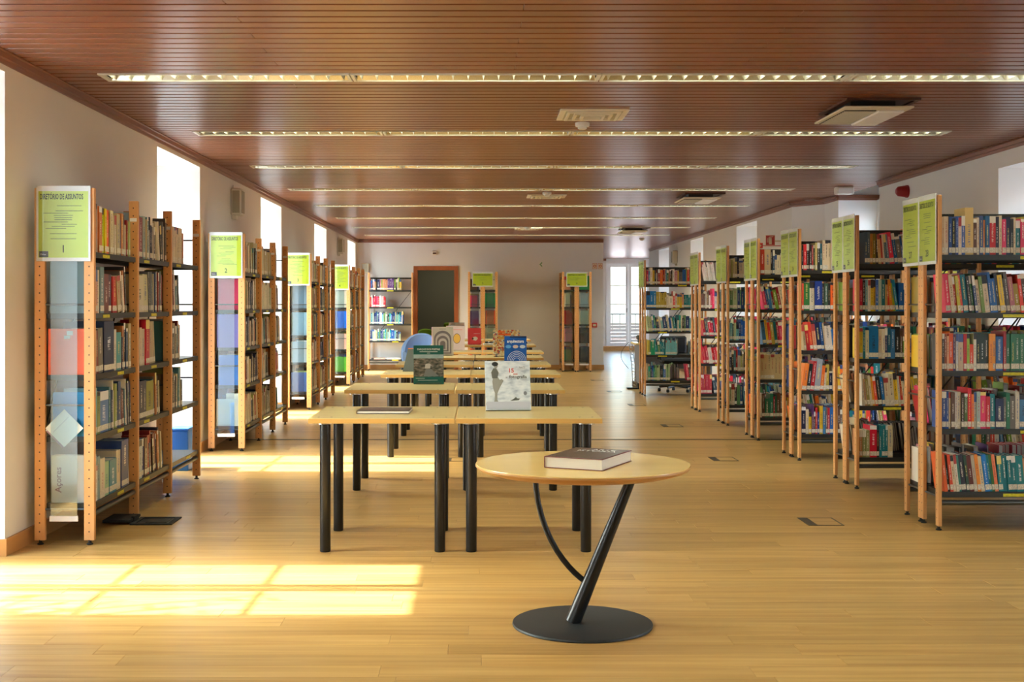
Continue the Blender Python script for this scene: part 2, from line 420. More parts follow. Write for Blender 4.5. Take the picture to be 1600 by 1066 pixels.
# ---- walls with splayed window openings
WT = 0.53; ZT = 3.0
LW = [1.23 + 4.73 * k for k in range(6)]
LW[1] = 5.99; LW[3] = 15.39; LW[4] = 20.12; LW[5] = 24.98
IH, OH = 0.76, 0.62
def side_wall(name, x_in, sgn, spans, y0, y1, base_name, ztops):
    """sgn -1: wall body to the left of x_in; spans = inner openings (lo, hi)"""
    w = MB(); bb = MB(); xo = x_in + sgn * WT
    edges = [(y0, y0)] + [((lo, lo + 0.13), (hi, hi - 0.13)) for lo, hi in spans] + [(y1, y1)]
    lo_in, lo_out = y0, y0
    for (a, b), zt in list(zip(spans, ztops)) + [((y1, None), None)]:
        hi_in, hi_out = a, (a + 0.13 if b is not None else a)
        poly = [(xo, lo_out), (x_in, lo_in), (x_in, hi_in), (xo, hi_out)]
        if sgn > 0: poly.reverse()
        w.prism(poly, 0, ZT)
        t = -sgn * 0.014
        bb.box((min(x_in, x_in + t), lo_in, 0), (max(x_in, x_in + t), hi_in, 0.092))
        if b is not None:
            # skirting runs on into the jambs
            for (ya, yb2) in ((a, a + 0.13), (b, b - 0.13)):
                dy = 0.014 if yb2 > ya else -0.014
                q = [(x_in - sgn * 0.014, ya), (xo - sgn * 0.1, yb2), (xo - sgn * 0.1, yb2 + dy), (x_in - sgn * 0.014, ya + dy)]
                ar = sum(q[i][0] * q[(i + 1) % 4][1] - q[(i + 1) % 4][0] * q[i][1] for i in range(4))
                bb.prism(q if ar > 0 else q[::-1], 0, 0.092)
            w.box((min(x_in, xo), a, zt), (max(x_in, xo), b, ZT))
            lo_in, lo_out = b, b - 0.13
    ob = struct(w.build(name, ['wall_paint', 'reveal_paint'])); struct(bb.build(base_name, 'baseboard_wood'))
    for pgn in ob.data.polygons:      # the window reveals are painted white
        n_, c_ = pgn.normal, pgn.center
        if abs(n_.y) > 0.5 and abs(c_.y - y0) > 0.01 and abs(c_.y - y1) > 0.01 or n_.z < -0.5 and c_.z > 1: pgn.material_index = 1
WN = [0]
def window(c, half, x_in, sgn, zt, ztop_clear):
    """two glazed leaves with glazing bars, set at the outer edge of the wall"""
    WN[0] += 1
    xg = x_in + sgn * (WT - 0.07); h = half - 0.13
    o = struct(link('window_%d' % WN[0], None, None, (xg, c, 0)))
    f = MB(); T = 0.03
    f.box((-T, -h, 0), (T, -h + 0.07, zt)); f.box((-T, h - 0.07, 0), (T, h, zt))
    f.box((-T, -h + 0.07, ztop_clear + 0.03), (T, h - 0.07, zt)); f.box((-T, -h + 0.07, 0), (T, h - 0.07, 0.06))
    f.build('window_frame', 'window_white', o)
    gw = (h - 0.07) 
    for s in (-1, 1):
        y0, y1 = (0.004, gw - 0.002) if s > 0 else (-gw + 0.002, -0.004)
        l = MB(); st = 0.05
        a, b = y0 + (0.07 if s > 0 else 0.04), y1 - (0.04 if s > 0 else 0.07)
        l.box((-0.02, y0, 0.062), (0.02, a, ztop_clear + 0.028)); l.box((-0.02, b, 0.062), (0.02, y1, ztop_clear + 0.028))
        l.box((-0.02, a, 0.062), (0.02, b, 0.16)); l.box((-0.02, a, ztop_clear), (0.02, b, ztop_clear + 0.028))
        leaf = l.build('casement', 'window_white', o)
        zs = [ztop_clear - 0.66 * k for k in (1, 2, 3)]
        for z in zs: MB().box((-0.012, a, z - 0.008), (0.012, b, z + 0.008)).build('glazing_bar', 'window_white', leaf)
        lim = [ztop_clear] + zs + [0.16]
        for k in range(4): MB().box((-0.002, a, lim[k + 1]), (0.002, b, lim[k])).build('pane', 'glass', leaf)
    portal((xg - sgn * 0.05, c, zt / 2), (0, sgn * PI / 2, 0), zt - 0.1, 2 * h - 0.1)
side_wall('wall_left', XL, -1, [(c - IH, c + IH) for c in LW], YB, YF + 0.3, 'baseboard_left', [2.62] * 6)
for c in LW: window(c, IH, XL, -1, 2.62, 2.43)
RW1 = [(-0.3, 1.24), (4.4, 5.94), (9.1, 10.64)]
side_wall('wall_right', XR1, 1, RW1, YB, 13.8, 'baseboard_right', [2.52] * 3)
for a, b in RW1: window((a + b) / 2, (b - a) / 2, XR1, 1, 2.52, 2.34)
# tall bay between the two right walls, then the pier that steps the wall inwards
wb = MB(); wb.box((XR1 + WT, 13.8 - 0.2, 2.66), (XR1 + WT + 0.1, 15.7, ZT))
struct(wb.build('wall_bay', 'wall_paint'))
window(14.65, 0.98, XR1 + 0.08, 1, 2.66, 2.46)
pier = MB().prism([(4.45, 15.5), (4.99, 15.5), (4.99, 17.0), (XR2 + 0.02, 17.0), (XR2, 16.6), (4.45, 16.1)], 0, ZT)
struct(pier.build('wall_pier', 'reveal_paint'))
struct(MB().prism([(4.436, 15.5), (4.45, 15.5), (4.45, 16.1), (XR2, 16.6), (XR2 - 0.014, 16.6), (4.436, 16.1)], 0, 0.092).build('baseboard_pier', 'baseboard_wood'))
RW2 = [(18.7, 20.2), (23.2, 24.6), (27.4, 28.95)]
side_wall('wall_right_far', XR2, 1, RW2, 16.6, 30.5, 'baseboard_right_far', [2.62] * 3)
for a, b in RW2: window((a + b) / 2, (b - a) / 2, XR2, 1, 2.62, 2.43)
struct(MB().box((XR2, 30.5, 0), (XR3, 30.62, ZT)).build('wall_return', 'wall_paint'))
side_wall('wall_corridor', XR3, 1, [(31.6, 33.2), (34.4, 36.0)], 30.5, YE + 0.2, 'baseboard_corridor', [2.62] * 2)
for c in (32.4, 35.2): window(c, 0.8, XR3, 1, 2.62, 2.43)  # unseen windows, added to bring daylight into the corridor
struct(MB().box((-3.1, YB - 0.2, 0), (5.0, YB, ZT)).build('wall_back', 'wall_paint'))
# far wall with the doorway
DX0, DX1, DZ = -1.39, -0.455, 2.163
fw = MB(); fw.box((XL, YF, 0), (DX0, YF + 0.16, ZT)); fw.box((DX1, YF, 0), (2.58, YF + 0.16, ZT)); fw.box((DX0, YF, DZ), (DX1, YF + 0.16, ZT))
fw.box((2.42, YF + 0.16, 0), (2.58, YE, ZT))
struct(fw.build('wall_far', 'wall_paint'))
bb = MB(); bb.box((XL, YF - 0.014, 0), (DX0, YF, 0.1)); bb.box((DX1, YF - 0.014, 0), (2.594, YF, 0.1)); bb.box((2.58, YF, 0), (2.594, YE, 0.1))
struct(bb.build('baseboard_far', 'baseboard_wood'))
# the doorway frame and the dim room behind it
d1 = struct(link('door_1', None, None, (0, YF, 0)))
for a, b in (((DX0, -0.02, 0), (DX0 + 0.085, 0.18, DZ)), ((DX1 - 0.085, -0.02, 0), (DX1, 0.18, DZ))): MB().box(a, b).build('door_jamb', 'door_wood', d1)
MB().box((DX0 + 0.085, -0.02, DZ - 0.085), (DX1 - 0.085, 0.18, DZ)).build('door_head', 'door_wood', d1)
rm = MB(); rm.box((-2.4, 30.0, 0), (1.4, 30.1, ZT)); rm.box((-2.5, YF + 0.16, 0), (-2.4, 30.1, ZT)); rm.box((1.4, YF + 0.16, 0), (1.5, 30.1, ZT))
struct(rm.build('wall_side_room', 'olive_wall'))
t = thing('side_room_fill_lamp', 'unseen round fill lamp added to light the side room beyond the doorway', 'ceiling lamp', (-0.6, 28.6, 2.84))  # unseen lamp, added to lift the side room out of black
MB().lathe([(0.14, -0.06), (0.17, -0.03), (0.17, 0.0)], 24).build('shade', 'plastic_white', t)
d = bpy.data.lights.new('fill_light', 'AREA'); d.size = 0.3; d.energy = 18; d.color = (1.0, 0.93, 0.75)
link('fill_light', d, t, (0, 0, -0.07))
# end wall with the glazed balcony door
GX0, GX1 = 3.74, 5.06
ew = MB(); ew.box((2.58, YE, 0), (GX0, YE + 0.25, ZT)); ew.box((GX1, YE, 0), (XR3, YE + 0.25, ZT)); ew.box((GX0, YE, 2.76), (GX1, YE + 0.25, ZT))
struct(ew.build('wall_end', 'wall_paint'))
struct(MB().box((2.6, YE - 0.28, 0), (XR3, YE + 0.1, 0.13)).build('trim_12', 'baseboard_wood'))
d2 = struct(link('door_2', None, None, (0, YE - 0.02, 0.13)))
MB().box((GX0, -0.04, 2.44), (GX1, 0.12, 2.63)).build('shutter_box', 'window_white', d2)
for a, b in ((GX0, GX0 + 0.05), (GX1 - 0.05, GX1)): MB().box((a, 0, 0), (b, 0.1, 2.44)).build('door_frame', 'window_white', d2)
mid = (GX0 + GX1) / 2
for x0, x1 in ((GX0 + 0.05, mid - 0.003), (mid + 0.003, GX1 - 0.05)):
    l = MB(); a, b = x0 + 0.085, x1 - 0.085
    l.box((x0, 0.01, 0), (a, 0.06, 2.44)); l.box((b, 0.01, 0), (x1, 0.06, 2.44))
    l.box((a, 0.01, 0), (b, 0.06, 0.1)); l.box((a, 0.01, 0.62), (b, 0.06, 0.68)); l.box((a, 0.01, 2.34), (b, 0.06, 2.44))
    leaf = l.build('door_leaf', 'window_white', d2)
    for z in (1.235, 1.79): MB().box((a, 0.015, z - 0.012), (b, 0.055, z + 0.012)).build('glazing_bar', 'window_white', leaf)
    for z0, z1 in ((0.68, 1.223), (1.247, 1.778), (1.802, 2.34)): MB().box((a, 0.033, z0), (b, 0.037, z1)).build('pane', 'glass', leaf)
    for k in range(5): MB().bbox((a, 0.02, 0.105 + k * 0.103), (b, 0.05, 0.2 + k * 0.103), 0.006).build('panel_board', 'window_white', leaf)
MB().bbox((mid - 0.05, -0.03, 1.0), (mid - 0.03, 0.01, 1.12), 0.004).build('handle', 'chrome', d2)
portal((4.4, YE + 0.02, 1.6), (-PI / 2, 0, 0), 1.2, 1.9)
# outside: balcony rail and the pink house across the street
rl = tag(link('balcony_railing', None, None, (4.4, YE + 1.1, 0)), 'thin dark balcony railing outside the glazed double door', 'railing')
MB().box((-1.4, -0.015, 1.05), (1.4, 0.015, 1.085)).build('top_rail', 'steel_dark', rl)
for k in range(12):
    MB().box((-1.3 + k * 0.235 - 0.012, -0.012, 0.13), (-1.3 + k * 0.235 + 0.012, 0.012, 1.05)).build('baluster', 'steel_dark', rl)
struct(MB().box((2.5, YE + 0.25, -0.1), (6.3, YE + 1.4, 0.13)).build('floor_balcony', 'terrace'))
hb = MB().box((-4, 0, -8), (14, 8, -0.2)); pk = tag(link('house', None, None, (4.4, 58, 0)), 'pale pink house across the street beyond the balcony door', 'house')
hb.build('wall', 'facade_pink', pk); MB().prism([(-4.4, -0.4), (14.4, -0.4), (14.4, 8.4), (-4.4, 8.4)], -0.2, 0.05).build('roof_edge', 'terrace', pk)

g = struct(MB().box((-60, -40, -4.2), (70, 100, -4.0)).build('ground_outside', 'terrace'))
struct(MB().box((-3.1, YB - 2, 3.0), (6.5, YE + 0.3, 12.0)).build('roof_shade_block', 'facade_pink'))  # unseen upper block, added to shade the ground and house on the right
ho = tag(link('town_house', None, None, (24, 12, -4)), 'long pink town house across the court beyond the far-side windows', 'house')
MB().box((0, -24, 0), (8, 24, 8.5)).build('wall', 'facade_pink', ho); MB().box((-0.4, -24.4, 8.5), (8.4, 24.4, 8.8)).build('roof_edge', 'terrace', ho)
for k in range(9): MB().box((-0.06, -21 + k * 5, 4.6), (0.0, -19.8 + k * 5, 7.2)).build('shutter', 'window_white', ho)
# ---- ceiling: dark void, slats across the room, cornices
ceil = struct(MB().box((-3.2, YB - 0.2, 2.84), (6.2, YE + 0.3, 3.0)).build('ceiling', 'ceiling_void'))
LAMP_D, LPITCH = 7.47, 2.42
SP = LPITCH / 20; SY0 = LAMP_D - SP
LX0, LMOD, LN = -2.26, 1.49, 4
LX1 = LX0 + LMOD * LN
SM = {}
def slat(x0, x1, y, far):
    l = round(x1 - x0, 3)
    if far is not None: far.box((x0, y + 0.010, CEIL), (x1, y + SP - 0.010, CEIL + 0.016)); return
    if l not in SM: SM[l] = MB().bbox((-l / 2, 0.010, 0), (l / 2, SP - 0.010, 0.016), 0.0025).mesh('slat', 'ceiling_wood')
    link('slat', SM[l], ceil, ((x0 + x1) / 2, y, CEIL))
unseen = MB()
for i in range(-94, 245):
    y = SY0 + i * SP; far = unseen if i < -18 else None
    yc = y + SP / 2
    x0 = XL if yc < YF else 2.58
    x1 = XR1 + 0.1 if yc < 15.5 else 4.45 if yc < 16.2 else XR2 + 0.1 if yc < 30.5 else XR3
    if i % 20 in (0, 1) and 0 <= (k := (i // 20) + 2) and yc < 25.5:
        slat(x0, LX0, y, far); slat(LX1, x1, y, far)
    elif -18 <= i < 4:
        j = (-1.15, 0.2, 1.5)[i % 3]
        slat(x0, j - 0.001, y, far); slat(j + 0.001, x1, y, far)
    else: slat(x0, x1, y, far)
o = unseen.build('slat_field', 'ceiling_wood', ceil); o['kind'] = 'stuff'
TN = [0]
def cornice(poly_pts):
    """moulding that follows a wall line; the room lies on the left-hand side of the path"""
    TN[0] += 1; m = MB()
    prof = [(0, 2.655), (0.012, 2.655), (0.016, 2.676), (0.03, 2.68), (0.034, 2.708), (0.045, 2.712), (0.045, 2.719), (0, 2.719)]
    for (p, q) in zip(poly_pts[:-1], poly_pts[1:]):
        p, q = Vector(p), Vector(q); d = (q - p).normalized(); nrm = Vector((-d.y, d.x))
        n = len(m.v)
        for s in (p, q):
            for a, z in prof: m.v.append(Vector((s.x + nrm.x * a, s.y + nrm.y * a, z)))
        k = len(prof)
        for i in range(k):
            j = (i + 1) % k; m.f.append((n + i, n + k + i, n + k + j, n + j)); m.a.append(None); m.uv.append(None)
        for fc in (tuple(n + i for i in range(k)), tuple(n + k + i for i in range(k - 1, -1, -1))): m.f.append(fc); m.a.append(None); m.uv.append(None)
    struct(m.build('trim_%d' % TN[0], 'cornice'))
cornice([(XL, YF), (XL, YB)])
cornice([(2.58, YF), (XL, YF)])
cornice([(XR1, YB), (XR1, 13.8)])
cornice([(4.99, 15.5), (4.45, 15.5), (4.45, 16.1), (XR2, 16.6), (XR2, 30.5), (XR3, 30.5)][0:2])
cornice([(4.45, 15.5), (4.45, 16.1)]); cornice([(4.45, 16.1), (XR2, 16.6)]); cornice([(XR2, 16.6), (XR2, 30.5)])
cornice([(XR3, YE), (2.58, YE)])

# ================================================================ ceiling fixtures
def lamp_row(k):
    yc = LAMP_D + LPITCH * k
    for m in range(LN):
        lab = 'long louvred ceiling light, %s of four in the %s lamp row from the camera' % (ORD[m + 1], ordinal(k + 1))
        if k < 0: lab = 'long louvred ceiling light, %s of four in the lamp row %s the camera' % (ORD[m + 1], ('just before', 'right above')[-k - 1])
        t = thing('ceiling_light', lab, 'ceiling light', (LX0 + LMOD * (m + 0.5), yc, CEIL), 0, 'louvred lights in the slatted ceiling')
        for nme, me in FIX: link(nme, me, t)
        for j in range(16): link('louvre', LOUV, t, (-LMOD / 2 + 0.055 + j * (LMOD - 0.11) / 15, 0, 0))
        d = bpy.data.lights.new('fluorescent_tube', 'AREA'); d.shape = 'RECTANGLE'; d.size = LMOD - 0.2; d.size_y = 0.05
        d.energy = LAMP_W; d.color = (0.96, 1.0, 0.72); d.spread = math.radians(125)
        lo = link('tube_light', d, t, (0, 0, 0.062))
hw = SP - 0.004; hl = LMOD / 2 - 0.004
fr = MB()
fr.box((-hl, -hw, -0.006), (hl, -hw + 0.018, 0.012)); fr.box((-hl, hw - 0.018, -0.006), (hl, hw, 0.012))
fr.box((-hl, -hw + 0.018, -0.006), (-hl + 0.018, hw - 0.018, 0.012)); fr.box((hl - 0.018, -hw + 0.018, -0.006), (hl, hw - 0.018, 0.012))
rf = MB(); prof = [(-hw + 0.018, 0.0), (-0.085, 0.05), (-0.05, 0.085), (0.05, 0.085), (0.085, 0.05), (hw - 0.018, 0.0)]
for (a, za), (b, zb) in zip(prof[:-1], prof[1:]): rf.face([(-hl + 0.018, a, za), (hl - 0.018, a, za), (hl - 0.018, b, zb), (-hl + 0.018, b, zb)])
tb = MB().tube([(-hl + 0.08, 0, 0.066), (hl - 0.08, 0, 0.066)], 0.008, 8)
FIX = [('frame', fr.mesh('frame', 'fixture_white')), ('reflector', rf.mesh('reflector', 'reflector')), ('tube', tb.mesh('tube', 'plastic_white'))]
lv = MB()
for s in (-1, 1):   # V-shaped cross blade
    lv.face([(0, -hw + 0.02, 0.0), (0, hw - 0.02, 0.0), (s * 0.016, hw - 0.07, 0.05), (s * 0.016, -hw + 0.07, 0.05)])
LOUV = lv.mesh('louvre', 'fixture_white')
for k in range(-2, 8): lamp_row(k)

def air_unit(xc, yc, lab):
    t = thing('air_conditioner', lab, 'air conditioner', (xc, yc, CEIL), 0, 'ceiling air units')
    w, d = 0.23, 0.375
    MB().bbox((-w, -d, -0.07), (w, d, -0.055), 0.006).build('panel', 'vent_white', t)
    MB().box((-w + 0.08, -d + 0.14, -0.055), (w - 0.08, d - 0.08, -0.001)).build('body', 'vent_dark', t)
    MB().bbox((0.02, -d + 0.1, -0.086), (w - 0.03, d - 0.03, -0.07), 0.008).build('flap', 'print_white', t)
    g = MB().box((-w + 0.03, -d + 0.1, -0.074), (0.01, d - 0.03, -0.07)).build('grille', 'vent_dark', t)
    for k in range(14): MB().box((-w + 0.032, -d + 0.125 + k * 0.043, -0.08), (0.008, -d + 0.134 + k * 0.043, -0.074)).build('grille_bar', 'vent_white', g)
    h = MB(); a, b, y0, y1 = -w + 0.02, w + 0.05, -d + 0.02, d - 0.05
    h.box((a, y0, -0.016), (b, y0 + 0.03, -0.001)); h.box((a, y1 - 0.03, -0.016), (b, y1, -0.001)); h.box((a, y0 + 0.03, -0.016), (a + 0.03, y1 - 0.03, -0.001)); h.box((b - 0.03, y0 + 0.03, -0.016), (b, y1 - 0.03, -0.001))
    hf = h.build('ceiling_frame', 'hatch_brown', t); MB().box((a + 0.03, y0 + 0.03, -0.005), (b - 0.03, y1 - 0.03, -0.001)).build('opening', 'hatch_brown', hf)
air_unit(2.62, 8.555, 'white ceiling air unit with dark grille above the first crosswise bookcases')
air_unit(2.70, 15.5, 'white ceiling air unit between the fourth and fifth lamp rows')
air_unit(2.72, 22.3, 'white ceiling air unit near the corridor opening at the far wall')
def diffuser(xc, yc, lab):
    t = thing('ceiling_vent', lab, 'vent', (xc, yc, CEIL), 0, 'square air diffusers')
    h = 0.24
    MB().box((-h, -h, -0.012), (h, h, -0.001)).build('plate', 'vent_white', t); MB().box((-h + 0.04, -h + 0.04, -0.0135), (h - 0.04, h - 0.04, -0.012)).build('throat', 'speaker_cloth', t)
    for s in range(1, 4):
        r = h - s * 0.052
        for a, b in (((-r, -r), (r, -r + 0.02)), ((-r, r - 0.02), (r, r)), ((-r, -r + 0.02), (-r + 0.02, r - 0.02)), ((r - 0.02, -r + 0.02), (r, r - 0.02))):
            MB().box((a[0], a[1], -0.02 - 0.004 * s), (b[0], b[1], -0.012)).build('blade', 'vent_white', t)
diffuser(0.8, 8.9, 'cream square ceiling diffuser behind the first lamp row')
diffuser(0.83, 15.6, 'cream square ceiling diffuser between fourth and fifth lamp rows')
diffuser(0.86, 22.3, 'cream square ceiling diffuser close to the far wall')
def smoke(xc, yc, lab):
    t = thing('smoke_detector', lab, 'smoke detector', (xc, yc, CEIL), 0, 'smoke detectors on the ceiling')
    MB().lathe([(0.05, -0.03), (0.054, -0.022), (0.054, -0.001)], 20).build('base', 'plastic_white', t)
    MB().lathe([(0.024, -0.052), (0.034, -0.046), (0.034, -0.03)], 16).build('sensor', 'plastic_white', t)
smoke(0.765, 9.33, 'round white smoke detector beside the first ceiling diffuser')
smoke(0.81, 15.1, 'round white smoke detector beside the second ceiling diffuser')
smoke(0.84, 21.9, 'round white smoke detector beside the far ceiling diffuser')
smoke(3.32, 25.6, 'round smoke detector on the ceiling at the corridor opening')
t = thing('emergency_light', 'white boxed emergency light on the ceiling by the wall corner', 'emergency light', (4.2, 14.4, CEIL))
MB().bbox((-0.1, -0.07, -0.09), (0.1, 0.07, -0.001), 0.012).build('housing', 'plastic_white', t)
MB().box((-0.08, -0.073, -0.08), (0.08, -0.07, -0.02)).build('diffuser', 'print_white', t)

# ================================================================ bookcases
PT, PWD, PH = 0.03, 0.06, 2.02
LEV = [0.23, 0.61, 0.96, 1.31, 1.66]
pm = {w: MB().bbox((-t_ / 2, -w / 2, 0.025), (t_ / 2, w / 2, PH), 0.003).mesh('post', 'post_wood') for w, t_ in ((0.06, 0.03), (0.046, 0.024))}
foot_m = MB().lathe([(0.017, 0), (0.019, 0.006), (0.009, 0.012), (0.009, 0.026)], 10).mesh('foot', 'rubber')
rung_m = {D: MB().tube([(0, 0.06, 0), (0, D - 0.06, 0)], 0.006, 8).mesh('rung', 'rail_metal', True) for D in (0.3, 0.34)}
tagp_m = MB().box((-0.0008, -0.022, -0.011), (0, 0.022, 0.011)).mesh('post_tag', 'post_tag')
CACHE = {}
def shelf_mesh(l):
    k = ('s', round(l, 3))
    if k not in CACHE:
        m = MB(); m.box((0, 0, -0.003), (l, 0.27, 0)); m.box((0, 0, -0.032), (l, 0.003, -0.003)); m.box((0, 0.267, -0.032), (l, 0.27, -0.003))
        m.box((0, 0.003, -0.032), (0.003, 0.267, -0.003)); m.box((l - 0.003, 0.003, -0.032), (l, 0.267, -0.003))
        CACHE[k] = m.mesh('shelf', 'shelf_metal')
    return CACHE[k]
def rail_mesh(l, kind):
    k = (kind, round(l, 3))
    if k not in CACHE:
        if kind == 'top': CACHE[k] = MB().box((0, 0, -0.018), (l, 0.012, 0.018)).mesh('top_rail', 'shelf_metal')
        elif kind == 'foot': CACHE[k] = MB().tube([(0, 0, 0), (l, 0, 0)], 0.016, 14).mesh('foot_rail', 'rail_metal', True)
        else: CACHE[k] = MB().tube([(0, 0, 0), (l, 0, 1.1)], 0.005, 6).mesh('brace', 'shelf_metal', True)
    return CACHE[k]
ytag = MB().box((-0.065, -0.0015, -0.009), (0.065, 0, 0.009)).mesh('shelf_label', 'yellow_tag')
PANEL = MB()
PANEL.box((-0.0012, 0.075, 0.16), (0.0012, 0.225, 1.64))
PANEL = PANEL.mesh('end_panel', 'acrylic')
TRAY = MB().box((-0.012, 0.07, 0.135), (0.0, 0.23, 0.165)).mesh('panel_foot', 'tray_white')
rb = random.Random(11)
def bookcase(name, label, M, bays, sides, group, panel=True, tags=True, D=0.3, pw=0.046):
    root = thing(name, label, 'bookcase', group=group, M=M)
    xs = [0]
    for b in bays: xs.append(xs[-1] + b)
    for fi, x in enumerate(xs):
        for s in range(sides):
            for y in (pw / 2, D - pw / 2):
                p = link('post', pm[pw], root, (x, y + 0.3 * s, 0)); link('foot', foot_m, p)
                if tags and pw > 0.05 and fi > 0 and y < 0.1 and s == 0: link('post_tag', tagp_m, p, (-PT / 2 - 0.0002, 0, 1.9))
            for z in (0.2, 0.79, 1.36, 1.86): link('rung', rung_m[D], root, (x, 0.3 * s, z))
    for bi, b in enumerate(bays):
        l = b - PT - 0.004; x0 = xs[bi] + PT / 2 + 0.002
        for s in range(sides):
            for li, z in enumerate(LEV):
                sh = link('shelf', shelf_mesh(l), root, (x0, 0.015 + 0.3 * s, z))
                lb = link('shelf_label', ytag, sh, (l * rb.choice((0.28, 0.5, 0.62)), 0.0 if s == 0 else 0.2715, -0.018))
            link('top_rail', rail_mesh(l, 'top'), root, (x0, D - 0.04 + 0.3 * s, 1.905))
            link('foot_rail', rail_mesh(l, 'foot'), root, (x0, 0.03 if s == 0 else 0.57, 0.165))
            link('brace', rail_mesh(l, 'brace'), root, (x0, D - 0.022 + 0.3 * s, 0.55))
    if panel:
        for s in range(sides):
            link('end_panel', PANEL, root, (-PT / 2 - 0.006, 0.3 * s + (D - 0.3) / 2, 0)); link('panel_foot', TRAY, root, (-PT / 2, 0.3 * s + (D - 0.3) / 2, 0))
    return root
def cm(x, y, rot): return Matrix.Translation((x, y, 0)) @ Matrix.Rotation(rot, 4, 'Z')

# ---------------------------------------------------------------- books
BOOKS = []
C_ = lambda *c: rgb(*c)
PAL_R = [((20,60,130),'blue'),((32,96,170),'blue'),((24,36,76),'navy'),((190,36,48),'red'),((150,28,36),'dark red'),((226,64,50),'orange-red'),((236,120,40),'orange'),((226,190,50),'yellow'),
         ((36,110,80),'green'),((120,160,60),'light green'),((20,120,130),'teal'),((226,60,110),'pink'),((228,214,184),'cream'),((232,226,212),'white'),((205,188,150),'beige'),((214,204,186),'cream'),((30,30,32),'black'),
         ((88,58,40),'brown'),((110,104,100),'grey'),((96,60,120),'purple'),((190,120,130),'rose'),((60,120,170),'blue'),((170,150,60),'mustard'),((48,52,60),'charcoal'),((214,150,110),'tan')]
PAL_L = [((214,200,168),'beige'),((226,218,198),'cream'),((196,182,140),'beige'),((40,38,38),'black'),((62,52,46),'dark brown'),((130,116,100),'taupe'),((24,34,72),'navy'),((150,36,40),'red'),
         ((110,40,40),'maroon'),((70,120,130),'teal'),((200,190,170),'stone'),((90,92,96),'grey'),((190,120,70),'tan'),((150,160,90),'olive'),((36,66,110),'blue'),((232,226,214),'white'),((176,160,120),'khaki')]
PAL_P = [((228,56,100),'pink'),((236,226,214),'white'),((214,40,56),'red'),((226,214,196),'cream'),((200,60,80),'rose'),((120,90,80),'brown'),((60,80,100),'slate')]
PAL_C = [((206,186,140),'beige'),((196,172,120),'beige'),((216,200,160),'cream'),((150,120,80),'brown'),((40,34,30),'black'),((170,150,110),'khaki')]
PAL_B = [((30,90,180),'blue'),((20,130,150),'teal'),((110,180,190),'pale teal'),((220,214,190),'cream'),((90,140,90),'green'),((40,44,50),'black'),((40,150,140),'turquoise'),((30,60,120),'navy'),((170,190,150),'sage')]
def add_book(MC, side, x, level_z, t, h, dp, col, cname, th, info, ydent=0.0, flat_=False):
    y0 = 0.022 + ydent
    if side == 0: L = Matrix.Translation((x, y0, level_z))
    else: L = Matrix.Translation((x, 0.6 - y0, level_z)) @ Matrix.Rotation(PI, 4, 'Z')
    if th: L = L @ Matrix.Rotation(th if side == 0 else -th, 4, 'Y')
    if side == 1: L = L @ Matrix.Translation((-t, 0, 0))
    if flat_: L = Matrix.Translation((x + h, y0, level_z)) @ Matrix.Rotation(-PI / 2, 4, 'Y')
    ink = rb.choice(((0.9, 0.88, 0.8), (0.85, 0.8, 0.7), (0.02, 0.02, 0.03), (0.8, 0.65, 0.2), (0.9, 0.9, 0.92)))
    lum = 0.3 * col[0] + 0.6 * col[1] + 0.1 * col[2]
    if lum > 0.35: ink = rb.choice(((0.03, 0.03, 0.04), (0.4, 0.05, 0.05), (0.05, 0.1, 0.3)))
    elif lum < 0.1 and ink[0] < 0.1: ink = (0.85, 0.8, 0.7)
    BOOKS.append(dict(M=MC @ L, t=t, h=h, dp=dp, col=col, ink=ink + (rb.random(),), cname=cname, tag=not flat_ and rb.random() < 0.93, **info))
def fill(MC, side, x0, x1, z, pal, info, frac=0.95, hs=(0.19, 0.25), ts=(0.010, 0.036), lean=0.3, specials=(), dps=(0.14, 0.19), theta=0.2, gap_end=None):
    x = x0 + 0.004; end = x0 + (x1 - x0) * frac; n = 0
    th = 0.0; seg = 0; lastlean = False; lean_dir = -1 if side == 0 else 1
    specials = list(specials)
    series = None
    while x < end:
        if seg <= 0:
            seg = rb.randint(4, 12); new = theta * rb.uniform(0.5, 1.0) if rb.random() < lean else 0.0
            if new and n == 0 and x0 + 0.06 > end: new = 0
            if new and not th: x += 0.22 * math.sin(new) * 0.98
            th = new
            series = None
            if rb.random() < 0.22: series = (rb.choice(pal), rb.uniform(*ts), rb.uniform(*hs))
        if specials:
            c, nm, t, h, dp, sth = specials.pop(0); col = rgb(*c); tt = sth if sth is not None else 0.0
        else:
            (c, nm), t, h = series if series else (rb.choice(pal), rb.uniform(*ts), rb.uniform(*hs))
            if rb.random() < 0.12: t *= 1.6
            j = rb.uniform(0.85, 1.12); col = tuple(min(0.92, v * j) for v in rgb(*c)[:3]) + (1,)
            dp = rb.uniform(*dps); tt = th
            h *= rb.uniform(0.97, 1.03) if series is None else 1
            if series is None and rb.random() < 0.15: h *= 0.86
        w = t / math.cos(tt)
        if x + w > x1 - 0.004: break
        n += 1; seg -= 1
        add_book(MC, side, x, z, t, h, dp, col, nm, -tt if side == 0 else -tt, dict(info, n=n), rb.uniform(0, 0.012))
        x += w + 0.0008
    return x
SUB = []
